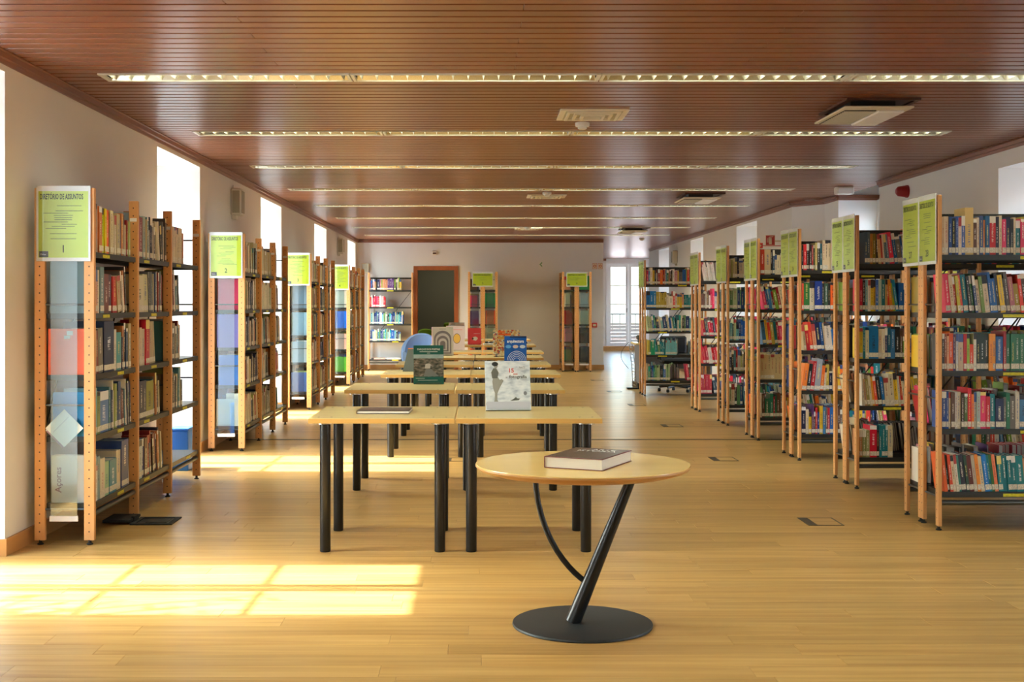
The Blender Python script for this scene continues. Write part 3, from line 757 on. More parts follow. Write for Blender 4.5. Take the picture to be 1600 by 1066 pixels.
def book_geo(cov, pag, lab, b, M):
    t, h, dp = b['t'], b['h'], b['dp']; A = (b['col'], b['ink']); e = min(0.0025, t * 0.2)
    a0, a1 = 0.0, t
    P = lambda x, y, z: (x, y, z)
    sp = [(0, 0), (1, 0), (1, 1), (0, 1)]
    cov.face([P(0, 0, 0), P(t, 0, 0), P(t, 0, h), P(0, 0, h)], M, A, sp)
    cov.face([P(0, dp, 0), P(0, 0, 0), P(0, 0, h), P(0, dp, h)], M, A)
    cov.face([P(t, 0, 0), P(t, dp, 0), P(t, dp, h), P(t, 0, h)], M, A)
    cov.face([P(e, 0.003, 0), P(e, dp, 0), P(e, dp, h), P(e, 0.003, h)], M, A)
    cov.face([P(t - e, dp, 0), P(t - e, 0.003, 0), P(t - e, 0.003, h), P(t - e, dp, h)], M, A)
    cov.face([P(e, dp, 0), P(0, dp, 0), P(0, dp, h), P(e, dp, h)], M, A); cov.face([P(t, dp, 0), P(t - e, dp, 0), P(t - e, dp, h), P(t, dp, h)], M, A)
    for z, s in ((h, 1), (0, -1)):
        for q in ([(0, 0), (t, 0), (t, 0.003), (0, 0.003)], [(0, 0.003), (e, 0.003), (e, dp), (0, dp)], [(t - e, 0.003), (t, 0.003), (t, dp), (t - e, dp)]):
            q = [P(a, c, z) for a, c in q]; cov.face(q if s > 0 else q[::-1], M, A)
    pag.box((e, 0.003, 0.003), (t - e, dp - 0.003, h - 0.004), M, skip='d')
    if b['tag'] and t > 0.007:
        lab.box((0.001, -0.0005, 0.012), (t - 0.001, 0.0, 0.044), M, skip='b')

# ---- which bookcases stand where
RU = [7.50, 9.20, 10.86, 12.46, 14.00, 15.81]            # crosswise bookcases, front faces
CASE = []
for i, d in enumerate(RU):
    nm = ordinal(i + 1)
    M = cm(2.785 if i else 2.765, d, 0)
    bookcase('bookcase', 'beech double-sided bookcase with dark shelves, %s crosswise one from the camera' % nm, M, (0.9, 0.66), 2, 'crosswise double bookcases', panel=False)
    CASE.append((M, 'crosswise bookcase', nm))
M7 = cm(2.455, 18.55, 0)
bookcase('bookcase', 'beech double-sided bookcase in front of the desk by the corridor', M7, (0.9,), 2, 'crosswise double bookcases', panel=False)
LU = [7.07, 11.58, 16.15, 20.95]
LBAY = [(0.9, 0.86, 0.9), (0.88, 0.84, 0.86), (0.86, 0.86, 0.88), (0.86, 0.86, 0.86)]
LCASE = []
for i, d in enumerate(LU):
    M = cm(-2.18, d, PI / 2)
    bookcase('bookcase', 'beech bookcase along the window wall, %s one from the camera' % ORD[i + 1], M, LBAY[i], 1, 'bookcases along the window wall', D=0.34, pw=0.06)
    LCASE.append(M)
MF = cm(-2.30, 25.7, 0)
bookcase('bookcase', 'half-empty beech bookcase standing against the far wall beside the doorway', MF, (0.9,), 1, None, panel=False)
MA = cm(0.355, 25.22, PI / 2); MBb = cm(2.255, 25.22, PI / 2)
bookcase('bookcase', 'double beech bookcase, end to the room, just beside the doorway', MA, (0.84,), 2, 'end-on bookcases at the far wall', tags=False)
bookcase('bookcase', 'double beech bookcase, end to the room, beside the corridor opening', MBb, (0.84,), 2, 'end-on bookcases at the far wall', tags=False)

# ---- fill them; win = the strip of the photograph that neighbours leave free
S = lambda c, n, t, h, dp=0.17, th=None: (c, n, t, h, dp, th)
wins = [(1470, 1600), (1344, 1412), (1254, 1302), (1191, 1224), (1143, 1167), (1096, 1123)]
pals = [PAL_R, PAL_R, PAL_R, PAL_R, PAL_R, PAL_P]
shelfname = {4: 'top shelf', 3: 'second shelf', 2: 'third shelf', 1: 'fourth shelf', 0: 'bottom shelf'}
for ci, (M, nm, num) in enumerate(CASE):
    for s in (0, 1):
        for bi, (a, b) in enumerate(((0.018, 0.882), (0.918, 1.542))):
            for li, z in enumerate(LEV):
                info = dict(case='%s crosswise bookcase' % num, shelf=shelfname[li], win=wins[ci] if s == 0 else None, first='end post')
                if bi: info['win'] = None
                pal = pals[ci]; kw = dict(frac=rb.uniform(0.86, 1.0), lean=0.35)
                if ci == 0 and s == 0 and bi == 0:
                    kw['frac'] = 1.0
                    if li == 4: kw.update(lean=0, hs=(0.205, 0.235), ts=(0.014, 0.03), specials=[S((204,180,150),'tan',.012,.23), S((220,204,180),'cream',.026,.232), S((40,80,150),'blue',.018,.23), S((30,36,44),'black',.022,.22), S((50,80,150),'blue',.016,.232), S((222,206,186),'cream',.018,.225), S((70,100,170),'blue',.022,.235), S((214,184,120),'tan',.05,.285), S((96,62,48),'brown',.02,.215), S((224,206,180),'cream',.014,.225), S((60,80,130),'navy',.02,.235), S((236,150,90),'tan',.012,.21), S((24,90,140),'blue',.026,.235), S((198,34,44),'red',.036,.233), S((44,40,66),'charcoal',.022,.23)])
                    if li == 3: kw.update(lean=1, theta=0.14, specials=[S((232,60,100),'pink',.03,.235,.17,.08), S((214,190,160),'tan',.022,.23,.17,.1), S((190,70,60),'red',.016,.22,.17,.1), S((200,190,70),'yellow',.018,.225,.17,.1), S((226,90,80),'coral',.016,.23,.17,.11), S((20,110,130),'teal',.03,.23,.17,.11), S((30,34,40),'black',.018,.22,.17,.11), S((50,110,70),'green',.018,.225,.17,.11), S((40,60,110),'navy',.016,.225,.17,.12), S((226,206,180),'cream',.022,.2,.17,.12), S((120,150,80),'light green',.02,.22,.17,.12), S((214,196,170),'cream',.03,.225,.17,.12)])
                    if li == 2: kw.update(lean=0, specials=[S((60,60,66),'charcoal',.014,.225), S((150,80,50),'brown',.014,.222), S((230,170,130),'tan',.012,.21), S((232,96,50),'orange',.026,.226), S((80,60,120),'purple',.012,.22), S((200,200,206),'grey',.014,.225), S((196,176,150),'tan',.03,.223), S((180,40,44),'red',.02,.222), S((150,190,70),'light green',.016,.224), S((226,80,50),'orange',.024,.16), S((228,222,206),'cream',.016,.226), S((24,44,44),'black',.024,.224), S((24,50,48),'black',.024,.224), S((26,46,46),'black',.026,.224), S((236,150,60),'orange',.022,.223), S((238,160,60),'orange',.018,.223)])
                    if li == 1: kw.update(lean=0, specials=[S((36,70,140),'blue',.026,.225), S((40,76,146),'blue',.014,.224), S((214,196,160),'cream',.012,.22), S((96,74,64),'brown',.022,.22), S((200,196,190),'grey',.014,.222), S((214,200,170),'cream',.022,.222), S((60,44,36),'dark brown',.02,.21), S((80,110,60),'green',.02,.212), S((206,30,46),'red',.022,.245), S((230,120,50),'orange',.014,.21), S((190,180,160),'stone',.016,.22), S((160,180,180),'grey',.02,.225)])
                    if li == 0: kw.update(lean=1, theta=0.13, specials=[S((226,100,50),'orange',.02,.23,.17,.11), S((40,36,34),'black',.014,.22,.17,.11), S((222,80,50),'red',.018,.225,.17,.11), S((226,206,170),'cream',.018,.22,.17,.11), S((220,214,196),'cream',.016,.226,.17,.11), S((60,130,120),'teal',.014,.22,.17,.11), S((44,44,64),'charcoal',.03,.222,.17,.12), S((40,70,60),'green',.018,.22,.17,.12), S((96,40,40),'maroon',.026,.218,.17,.12), S((190,180,160),'stone',.02,.222,.17,.12), S((232,140,50),'orange',.02,.225,.17,.12), S((220,200,160),'cream',.022,.215,.17,.13), S((20,120,200),'blue',.026,.225,.17,.13), S((20,130,140),'teal',.018,.222,.17,.13), S((60,110,50),'green',.016,.224,.17,.13), S((232,130,90),'tan',.02,.224,.17,.13)])
                if ci == 1 and s == 0 and bi == 0:
                    if li == 4: kw.update(lean=0.2, specials=[S((70,90,110),'slate',.02,.235), S((90,110,120),'slate',.02,.235), S((190,120,40),'brown',.02,.225), S((130,110,30),'mustard',.02,.225), S((60,50,40),'dark brown',.02,.222), S((214,180,120),'tan',.02,.22,.17,.07), S((190,60,50),'red',.014,.215,.17,.07), S((226,206,180),'cream',.012,.22,.17,.08), S((24,90,120),'teal',.016,.218,.17,.08), S((110,130,150),'slate',.018,.22,.17,.1), S((226,50,80),'pink',.034,.235,.17,.13), S((20,90,140),'blue',.024,.228,.17,.14)])
                    if li == 3: kw.update(lean=0, specials=[S((200,30,60),'red',.02,.24), S((40,30,36),'black',.02,.23), S((110,160,170),'pale teal',.018,.235), S((220,214,196),'cream',.018,.23), S((226,190,50),'yellow',.022,.235), S((206,160,40),'mustard',.016,.23), S((60,110,190),'blue',.02,.235), S((170,190,170),'sage',.022,.23), S((30,110,120),'teal',.026,.235), S((190,150,90),'tan',.016,.235), S((210,60,50),'red',.02,.235,.17,.06), S((210,130,40),'orange',.02,.235,.17,.09), S((160,180,40),'light green',.02,.24,.17,.12), S((20,130,160),'teal',.02,.235,.17,.14)])
                    if li == 2: kw.update(lean=0, specials=[S((226,196,50),'yellow',.024,.225), S((20,120,140),'teal',.018,.235), S((206,200,160),'cream',.024,.21), S((20,110,170),'blue',.07,.24), S((210,190,160),'tan',.026,.22), S((226,214,190),'cream',.02,.22), S((60,60,110),'purple',.02,.225), S((20,90,120),'teal',.024,.23)])
                    if li == 1: kw.update(frac=0.6, lean=1, theta=0.13, specials=[S((226,220,206),'white',.018,.235,.17,.03), S((190,150,110),'tan',.018,.2,.17,.08), S((150,140,80),'olive',.02,.2,.17,.1), S((214,206,180),'cream',.018,.225,.17,.1), S((236,170,50),'yellow',.018,.215,.17,.12), S((232,90,60),'orange',.02,.22,.17,.12), S((40,44,50),'black',.03,.215,.17,.12), S((24,110,180),'blue',.02,.215,.17,.12)])
                    if li == 0: kw.update(frac=0.28, lean=0, specials=[S((190,130,80),'brown',.022,.2), S((130,140,90),'olive',.026,.2), S((150,150,100),'olive',.026,.2), S((206,24,56),'red',.05,.235), S((50,36,36),'dark brown',.018,.2)])
                if ci == 2 and s == 0 and bi == 0:
                    if li == 4: kw.update(lean=0, specials=[S((40,36,40),'black',.014,.22), S((220,50,56),'red',.026,.225), S((40,36,40),'black',.024,.23), S((60,36,36),'dark brown',.02,.225), S((190,60,60),'red',.014,.215), S((90,110,90),'green',.014,.22), S((206,190,120),'khaki',.018,.24), S((40,44,50),'black',.024,.24), S((60,110,130),'teal',.018,.23)] + [S((224,206,170),'cream',.024,.262)] * 9)
                    if li == 3: kw.update(lean=0, specials=[S((226,90,60),'orange',.016,.235), S((50,120,60),'green',.05,.24), S((226,214,186),'cream',.044,.245), S((30,60,140),'blue',.064,.255), S((40,46,50),'black',.02,.235), S((60,90,70),'green',.03,.235), S((40,40,40),'black',.022,.235), S((240,100,30),'orange',.044,.24), S((214,190,150),'beige',.04,.24)])
                    if li == 2: kw.update(lean=1, theta=0.2)
                    if li == 1: kw.update(frac=0.75, lean=0, specials=[S((244,140,60),'orange',.04,.24,.19,-.12), S((40,46,50),'black',.03,.235,.17,-.12), S((190,40,50),'red',.034,.26,.17,-.12), S((150,160,170),'grey',.05,.28,.19,-.1), S((230,110,40),'orange',.03,.22,.17,-.09), S((206,190,160),'cream',.02,.2,.17,-.06)])
                if ci == 3 and s == 0 and bi == 0:
                    if li == 4: kw.update(lean=0, specials=[S((190,60,40),'red',.04,.25), S((206,180,140),'tan',.06,.25), S((50,40,36),'dark brown',.02,.25), S((40,80,120),'blue',.02,.245)])
                    if li in (1,): kw.update(lean=0, pal=None, frac=1.0, specials=[S((206,184,134),'beige',.034,.25)] * 12)
                    if li == 2: kw.update(lean=0.4)
                if ci == 4: pal = PAL_L if li in (4, 1) else PAL_B
                if ci == 5 and li == 0: kw.update(frac=0.9, lean=0.3); 
                kw.pop('pal', None)
                fill(M, s, a, b, z, pal, info, **kw)
for s in (0, 1):
    for li, z in enumerate(LEV):
        info = dict(case='bookcase in front of the desk', shelf=shelfname[li], win=(1012, 1080) if s == 0 else None, first='end post')
        if s == 0 and li == 0:
            fill(M7, s, 0.02, 0.40, z, PAL_B, info, frac=0.9, lean=0.2)
            fill(M7, s, 0.60, 0.88, z, PAL_P, dict(info, first='chair gap'), frac=0.9, lean=0.9)
        elif s == 0 and li == 1:
            fill(M7, s, 0.02, 0.50, z, PAL_B, info, frac=0.95, lean=0.1, specials=[S((200,180,60),'yellow',.02,.22), S((90,130,110),'green',.02,.22), S((20,150,110),'turquoise',.06,.22)])
            fill(M7, s, 0.66, 0.88, z, PAL_P, dict(info, first='middle gap'), frac=0.95, lean=0)
        elif s == 0 and li == 3:
            fill(M7, s, 0.02, 0.88, z, PAL_R, info, frac=0.97, lean=0.1, specials=[S((20,110,190),'blue',.05,.25), S((24,116,190),'blue',.05,.25), S((30,120,190),'blue',.04,.25)])
        else: fill(M7, s, 0.02, 0.88, z, PAL_R if li == 4 else PAL_B, info, frac=0.97 if s == 0 else 0.6, lean=0.3 if li < 4 else 0)
lspec = {(0, 2): [S((250,110,70),'orange',.05,.262,.24)], (0, 3): [S((120,140,145),'grey',.05,.30,.24)], (0, 1): [S((40,140,205),'blue',.03,.25,.22)], (0, 0): [S((232,230,224),'white',.05,.27,.24), S((230,226,214),'white',.02,.2)],
         (1, 3): [S((206,40,80),'crimson',.035,.29,.24)], (1, 2): [S((120,110,170),'lilac',.035,.31,.24)], (1, 1): [S((60,110,180),'blue',.035,.28,.22)], (1, 0): [S((180,186,180),'grey',.03,.25,.24)],
         (2, 3): [S((130,150,165),'slate',.03,.29,.24)], (2, 2): [S((140,170,185),'pale blue',.03,.3,.24)], (2, 1): [S((150,165,175),'grey',.03,.27,.24)], (2, 0): [S((60,90,150),'blue',.03,.25,.24)],
         (3, 3): [S((226,214,190),'cream',.03,.29,.24)], (3, 2): [S((30,110,210),'blue',.03,.29,.24)], (3, 1): [S((220,170,150),'rose',.03,.26,.24)], (3, 0): [S((90,170,50),'green',.03,.25,.24)]}
for ci, M in enumerate(LCASE):
    x = 0
    for bi, b in enumerate(LBAY[ci]):
        for li, z in enumerate(LEV):
            info = dict(case='bookcase under poster %d' % (ci + 1), shelf=shelfname[li], win=(0, 560) if ci < 2 else None, first='%s upright' % ORD[bi + 1])
            fr_ = rb.uniform(0.8, 0.98) if bi < 2 else rb.uniform(0.3, 0.55)
            if bi == 1 and li < 4: fr_ = rb.uniform(0.6, 0.98)
            sp = list(lspec.get((ci, li), [])) if bi == 0 else []
            if ci == 0 and bi == 0:
                sp += {4: [S((24,40,80),'navy',.04,.29,.2,.1), S((150,120,100),'taupe',.02,.28,.2), S((226,220,206),'white',.016,.275), S((190,110,60),'tan',.03,.27), S((180,210,20),'lime',.028,.265), S((220,200,20),'yellow',.02,.265), S((236,90,30),'orange',.026,.26)],
                       3: [S((214,150,110),'tan',.03,.25), S((220,210,190),'cream',.03,.25), S((110,140,150),'slate',.04,.27), S((110,50,40),'maroon',.05,.23), S((60,30,50),'maroon',.04,.23), S((190,36,36),'red',.05,.22)],
                       2: [S((214,200,170),'beige',.02,.25), S((130,50,44),'maroon',.03,.25), S((120,116,100),'taupe',.05,.26,.18,.06), S((24,36,74),'navy',.11,.30,.24), S((206,196,180),'stone',.03,.25), S((60,150,150),'teal',.05,.23)],
                       1: [S((120,170,180),'pale teal',.04,.27), S((130,150,90),'olive',.03,.24), S((90,130,190),'blue',.10,.24,.16)],
                       0: [S((120,150,160),'slate',.03,.25), S((214,206,186),'cream',.05,.23), S((150,190,150),'sage',.05,.2), S((20,120,150),'teal',.08,.2), S((214,200,170),'beige',.05,.24), S((36,60,120),'navy',.08,.29,.22)]}[li]
            if ci == 0 and bi == 1:
                sp += {4: [S((150,170,180),'slate',.03,.29), S((190,50,60),'red',.03,.28), S((130,40,60),'maroon',.04,.27), S((150,170,160),'sage',.03,.28)],
                       3: [S((214,204,170),'beige',.09,.24), S((206,200,150),'khaki',.08,.25)], 2: [S((40,60,90),'navy',.05,.27), S((214,200,170),'cream',.03,.25), S((206,196,170),'cream',.04,.24), S((190,30,50),'crimson',.05,.3)],
                       1: [S((120,130,140),'slate',.04,.27), S((24,28,60),'navy',.05,.25), S((30,40,70),'navy',.04,.25), S((150,150,50),'olive',.10,.24)],
                       0: [S((214,204,180),'cream',.03,.25), S((170,190,200),'slate',.04,.25), S((36,60,130),'navy',.04,.25), S((90,50,46),'maroon',.04,.25), S((180,60,50),'red',.03,.26)]}[li]
            if bi == 2 and li == 0 and ci == 0: fr_ = 0.0
            if ci == 0: sp = sp[:1] * (bi == 0) + [(c_, n_, t_ * 1.8, h_, d_, th_) for c_, n_, t_, h_, d_, th_ in sp[1 if bi == 0 else 0:]]
            fill(M, 0, x + 0.018, x + b - 0.018, z, PAL_L, info, frac=fr_, hs=(0.22, 0.30), ts=(0.014, 0.045), lean=0.3, specials=sp, dps=(0.16, 0.22), theta=0.15)
        x += b
info0 = dict(case='half-empty bookcase', win=None, first='post')
for li, (z, fr_, pal) in enumerate(zip(LEV, (0.0, 0.72, 0.8, 0.36, 0.75), (PAL_B, PAL_B, PAL_B, PAL_P, PAL_R))):
    fill(MF, 0, 0.03, 0.88, z, pal, dict(info0, shelf=shelfname[li]), frac=fr_, lean=0, hs=(0.2, 0.26))
for k in range(2): add_book(MF, 0, 0.06 + k * 0.32, LEV[0], 0.03, 0.28, 0.2, rgb(*((206, 170, 160), (226, 220, 214))[k]), 'white', 0, dict(info0, shelf='bottom shelf', n=k + 1), 0, True)
for MM, cs in ((MA, 'end-on bookcase beside the doorway'), (MBb, 'end-on bookcase beside the corridor')):
    for s in (0, 1):
        for li, z in enumerate(LEV):
            c = rb.choice(((210,90,50), (60,110,170), (200,196,170), (40,90,70), (190,190,190), (60,60,66), (230,120,60), (30,140,80)))
            fill(MM, s, 0.018, 0.82, z, PAL_R, dict(case=cs, shelf=shelfname[li], win=None, first='end'), frac=0.85, lean=0, specials=[S(c, 'plain', .03, .28, .22)] if s == 0 else (), hs=(0.2, 0.28))
def book_score(b):
    if not b['win']: return 0
    pts = [b['M'] @ Vector(p) for p in ((0, 0, 0), (b['t'], 0, 0), (0, 0, b['h']), (b['t'], 0, b['h']))]
    px = [VX + p.x * F / p.y for p in pts]; py = [VY - (p.z - EYE) * F / p.y for p in pts]
    lo, hi = b['win']; c = sum(px) / 4
    if not lo + 1 < c < hi - 1: return 0
    w = abs(px[1] - px[0]); hgt = abs(py[2] - py[0])
    if b['case'] == 'bookcase under poster 1' and b['n'] == 1 and b['first'] == 'first upright': w += 40
    return w * hgt
for b in BOOKS: b['s'] = book_score(b)
BOOKS.sort(key=lambda b: -b['s'])
sc_, sp_, sl_ = MB(), MB(), MB()
for i, b in enumerate(BOOKS):
    if i < 297 and b['s'] > 0:
        c, p, l = MB(), MB(), MB(); book_geo(c, p, l, b, None)
        o = c.build('book', 'book_cover', M=b['M'])
        w = 'slim ' if b['t'] < 0.016 else 'thick ' if b['t'] > 0.038 else ''
        cs = b['case']
        tag(o, '%s%s book, %s from %s, %s, %s' % (w, b['cname'], ordinal(b['n']), b['first'], b['shelf'], cs), 'book', 'books shelved upright')
        p.build('page_block', 'page', o)
        if l.v: l.build('spine_label', 'spine_tag', o)
        if b['case'] == 'bookcase under poster 1' and b['first'] == 'first upright' and b['n'] == 1:
            if b['shelf'] == 'bottom shelf':
                link('lettering', text_mesh('Açores', 0.05, 'mauve_card', 1.0, bold=0.001), o, M=Matrix(((0, 0, -1, -0.0006), (0, 1, 0, 0.185), (1, 0, 0, 0.13), (0, 0, 0, 1))))
            if b['shelf'] == 'third shelf':
                MB().box((-0.0006, 0.10, 0.225), (0, 0.135, 0.25)).build('library_sticker', 'post_tag', o); MB().box((-0.0006, 0.115, 0.205), (0, 0.15, 0.223)).build('library_sticker', 'post_tag', o)
    else: book_geo(sc_, sp_, sl_, b, b['M'])
mbk = link('shelved_books', None)
tag(mbk, 'hundreds of smaller books filling the rest of the shelves', 'books', kind='stuff')
for mm, nme, mt in ((sc_, 'covers', 'book_cover'), (sp_, 'page_blocks', 'page'), (sl_, 'spine_labels', 'spine_tag')):
    o = mm.build(nme, mt, mbk); o['kind'] = 'stuff'

# ================================================================ posters on the bookcase ends
def poster(label, M, number, w=0.305, h=0.425, lines=None, split=None, seed=0):
    """local: x across, z up, faces -y, origin at lower centre"""
    r = random.Random(seed)
    t = thing('subject_poster', label, 'poster', group='green subject posters', M=M)
    MB().box((-w / 2, -0.003, 0), (w / 2, 0.0, h)).build('sheet', 'paper_white', t)
    mw, mb, mt_ = 0.012, 0.02, 0.03
    MB().box((-w / 2 + mw, -0.0036, mb), (w / 2 - mw, -0.003, h - mt_)).build('print_area', 'poster_green', t)
    if split:
        a, b = split; MB().box((-w / 2 + mw + a * (w - 2 * mw), -0.0039, mb), (-w / 2 + mw + b * (w - 2 * mw), -0.0036, h - mt_)).build('print_band', 'poster_green_dark', t)
    R = Matrix.Rotation(PI / 2, 4, 'X')
    iw = w - 2 * mw; top = h - mt_
    ti = text_mesh('DIRETÓRIO DE ASSUNTOS', 0.043, 'print_dark', bold=0.0012, fit=w * 0.8); link('title', ti, t, M=Matrix.Translation((-0.01, -0.0043, top - 0.045)) @ R)
    y = top - 0.085
    n = 0
    while y > mb + 0.1:
        if r.random() < 0.2: y -= 0.016
        l = iw * r.uniform(0.28, 0.56); x = r.choice((0, 0, -0.15, 0.12)) * iw
        x = max(-iw / 2 + l / 2 + 0.01, min(iw / 2 - l / 2 - 0.01, x))
        MB().box((x - l / 2, -0.0042, y), (x + l / 2, -0.0040, y + 0.0042)).build('text_line', 'print_grey', t)
        y -= 0.0125
    MB().box((-w / 2 + mw + 0.004, -0.0043, mb + 0.002), (-w / 2 + mw + 0.056, -0.0040, mb + 0.036)).build('logo_block', 'poster_logo', t)
    link('logo', text_mesh('Oeiras', 0.013, 'print_white', 0.9), t, M=Matrix.Translation((-w / 2 + mw + 0.027, -0.0046, mb + 0.014)) @ R)
    if number: link('number', text_mesh(str(number), 0.058, 'print_dark', 0.9, bold=0.001), t, M=Matrix.Translation((0.0, -0.0044, mb + 0.03)) @ R)
    MB().box((-w / 2 - 0.004, -0.0062, -0.004), (w / 2 + 0.004, -0.0056, h + 0.004)).build('cover_sheet', 'acrylic_clear', t)
for i, d in enumerate(LU):
    poster('green subject directory poster on the end of the %s window-wall bookcase' % ORD[i + 1], cm(-2.352, d - 0.022, 0) @ Matrix.Translation((0, 0, 1.605)), i + 1, split=[(0, 0.08), (0.86, 1.0), (0.7, 1.0), (0.35, 1.0)][i], seed=i)
nums = [(28, 27), (26, 25), (24, 23), (None, None), (None, None), (None, None)]
for i, d in enumerate(RU):
    x = (2.785 if i else 2.765) - 0.02
    for s, wd in ((0, 'front'), (1, 'rear')):
        M = Matrix.Translation((x, d + 0.152 + 0.298 * s, 1.605)) @ Matrix.Rotation(-PI / 2, 4, 'Z')
        poster('green subject poster, %s one of two on the %s crosswise bookcase end' % (wd, ordinal(i + 1)), M, nums[i][s], w=0.292, split=(0.0, 1.0) if i != 1 else None, seed=20 + 2 * i + s)
for s, wd in ((0, 'front'), (1, 'rear')):
    poster('green subject poster, %s one of two on the bookcase before the desk' % wd, Matrix.Translation((2.435, 18.702 + 0.298 * s, 1.605)) @ Matrix.Rotation(-PI / 2, 4, 'Z'), None, w=0.292, seed=40 + s)
for k, (x, wd) in enumerate(((0.055, 'doorway'), (1.955, 'corridor'))):
    poster('yellow-green landscape poster on the end-on bookcase beside the %s' % wd, Matrix.Translation((x, 25.19, 1.72)), k + 5, w=0.42, h=0.297, split=(0, 1), seed=50 + k)
# loose cards on the first end panel
t = thing('white_card', 'square white card on its corner behind the first clear end panel', 'card', M=Matrix.Translation((-2.352, 7.062, 0.66)) @ Matrix.Rotation(PI / 4, 4, 'Y'))
MB().box((-0.076, -0.001, -0.076), (0.076, 0.0, 0.076)).build('card', 'white_card', t)
MB().box((-0.03, -0.0014, -0.06), (-0.026, -0.001, 0.06)).build('fold_line', 'cover_pale', t)
t = thing('mauve_card', 'square mauve card half hidden behind the white corner card', 'card', M=Matrix.Translation((-2.362, 7.066, 0.645)) @ Matrix.Rotation(PI / 4 + 0.02, 4, 'Y'))
MB().box((-0.069, -0.001, -0.069), (0.069, 0.0, 0.069)).build('card', 'mauve_card', t)
MB().box((-0.069, -0.0013, -0.069), (-0.064, -0.001, 0.069)).build('border', 'white_card', t)

# ================================================================ tables
TW, TD, TH = 0.795, 0.80, 0.74
tm = []
top = MB().bbox((-TW / 2, 0, TH - 0.028), (TW / 2, TD, TH), 0.002).mesh('table_top', 'table_wood')
edge = MB()
edge.box((-TW / 2 - 0.0006, -0.0006, TH - 0.026), (TW / 2 + 0.0006, 0.0, TH - 0.003))
edge = edge.mesh('edge_band', 'table_edge')
leg = MB().lathe([(0.027, 0), (0.03, 0.004), (0.03, TH - 0.036)], 20).mesh('leg', 'black_metal', True)
plate = MB().lathe([(0.05, TH - 0.036), (0.05, TH - 0.0285)], 20).mesh('leg_plate', 'chrome')
screw = MB().lathe([(0.006, TH), (0.006, TH + 0.0006)], 8).mesh('screw_cap', 'steel_dark')
def table(x, y, lab):
    t = thing('reading_table', lab, 'table', (x, y, 0), 0, 'square beech reading tables')
    link('table_top', top, t); link('edge_band', edge, t)
    for sx in (-1, 1):
        for yy in (0.08, TD - 0.08):
            l = link('leg', leg, t, (sx * (TW / 2 - 0.082), yy, 0)); link('leg_plate', plate, l)
            for k in (-1, 1): link('screw_cap', screw, t, (sx * (TW / 2 - 0.082) + k * 0.035, yy, 0))
TROWS = [(-0.934, 6.79, -0.135), (-0.985, 9.06, -0.183), (-0.88, 11.05, -0.085), (-0.872, 12.84, -0.07), (-0.86, 14.5, -0.06), (-0.77, 16.25, 0.03), (-0.76, 18.95, 0.05), (-0.72, 21.9, 0.09)]
for i, (xl, y, xg) in enumerate(TROWS):
    for s, wd in ((0, 'window'), (1, 'corridor')):
        x = (xl if s == 0 else xg + 0.005) + TW / 2
        table(x, y, 'beech-topped table on black tube legs, %s row from the camera, %s side' % (ordinal(i + 1), wd))

# ---- round display table
t = thing('round_table', 'round beech side table on a slanted black leg and disc base', 'table', (0.435, 5.3, 0))
rt = MB().lathe([(0.385, 0.648), (0.44, 0.664), (0.4535, 0.676), (0.4535, 0.683), (0.452, 0.686)], 96).build('table_top', 'round_wood', t, smooth=True)
MB().lathe([(0.386, 0.6475), (0.4405, 0.6635), (0.4542, 0.6755), (0.4542, 0.6825)], 96).build('edge_band', 'round_edge', t, smooth=True)
MB().lathe([(0.296, 0.0), (0.298, 0.004), (0.296, 0.011), (0.29, 0.013)], 72).build('base', 'base_metal', t, smooth=True)
p0, p1 = Vector((-0.04, 0.0, 0.013)), Vector((0.215, -0.02, 0.648))
MB().tube([p0 + (p1 - p0) * k / 6 for k in range(7)], [0.034 - 0.0022 * k for k in range(7)], 24).build('slanted_leg', 'black_metal', t, smooth=True)
q = []
for k in range(13):
    u = k / 12; a = Vector((-0.2, 0.02, 0.648)); b = Vector((-0.2, 0.02, 0.36)); c = Vector((-0.03, 0.0, 0.2)); e = p0 + (p1 - p0) * 0.26
    q.append(a * (1 - u) ** 3 + b * 3 * u * (1 - u) ** 2 + c * 3 * u * u * (1 - u) + e * u ** 3)
MB().tube(q, 0.0125, 14).build('curved_rod', 'black_metal', t, smooth=True)

# ================================================================ books on show
def cover_book(name, label, M, w, h, t, cover, group=None, spine=None):
    """stands on z=0 (local), front cover faces -y, spine on the -x side"""
    o = thing(name, label, 'book', group=group, M=M)
    c = MB(); e = 0.003
    c.bbox((-w / 2, 0, 0), (w / 2, e, h), 0.0008); c.bbox((-w / 2, t - e, 0), (w / 2, t, h), 0.0008)
    c.build('cover', cover, o)
    MB().box((-w / 2, e, 0), (-w / 2 + e, t - e, h)).build('spine', spine or cover, o)
    MB().box((-w / 2 + e, e, 0.003), (w / 2 - 0.004, t - e, h - 0.003)).build('page_block', 'page', o)
    return o
def pr(o, nm, mt, x0, z0, x1, z1, k=1):
    return MB().box((x0, -0.0004 * k, z0), (x1, -0.0004 * (k - 1), z1)).build(nm, mt, o)
def poly(o, nm, mt, pts, k=1):
    y = -0.0004 * k
    return MB_poly([(x, y, z) for x, z in pts], 0.0004).build(nm, mt, o)
def MB_poly(pts, dep):
    m = MB(); n = len(pts)
    m.face(pts); m.face([(x, y + dep, z) for x, y, z in pts][::-1])
    for i in range(n):
        a, b = pts[i], pts[(i + 1) % n]; m.face([b, a, (a[0], a[1] + dep, a[2]), (b[0], b[1] + dep, b[2])])
    return m
def words(o, txt, size, mt, x, z, k=2, xs=1.0, al='CENTER'):
    return link('lettering', text_mesh(txt, size, mt, xs, al, bold=size * 0.02), o, M=Matrix.Translation((x, -0.0004 * k, z)) @ Matrix.Rotation(PI / 2, 4, 'X'))
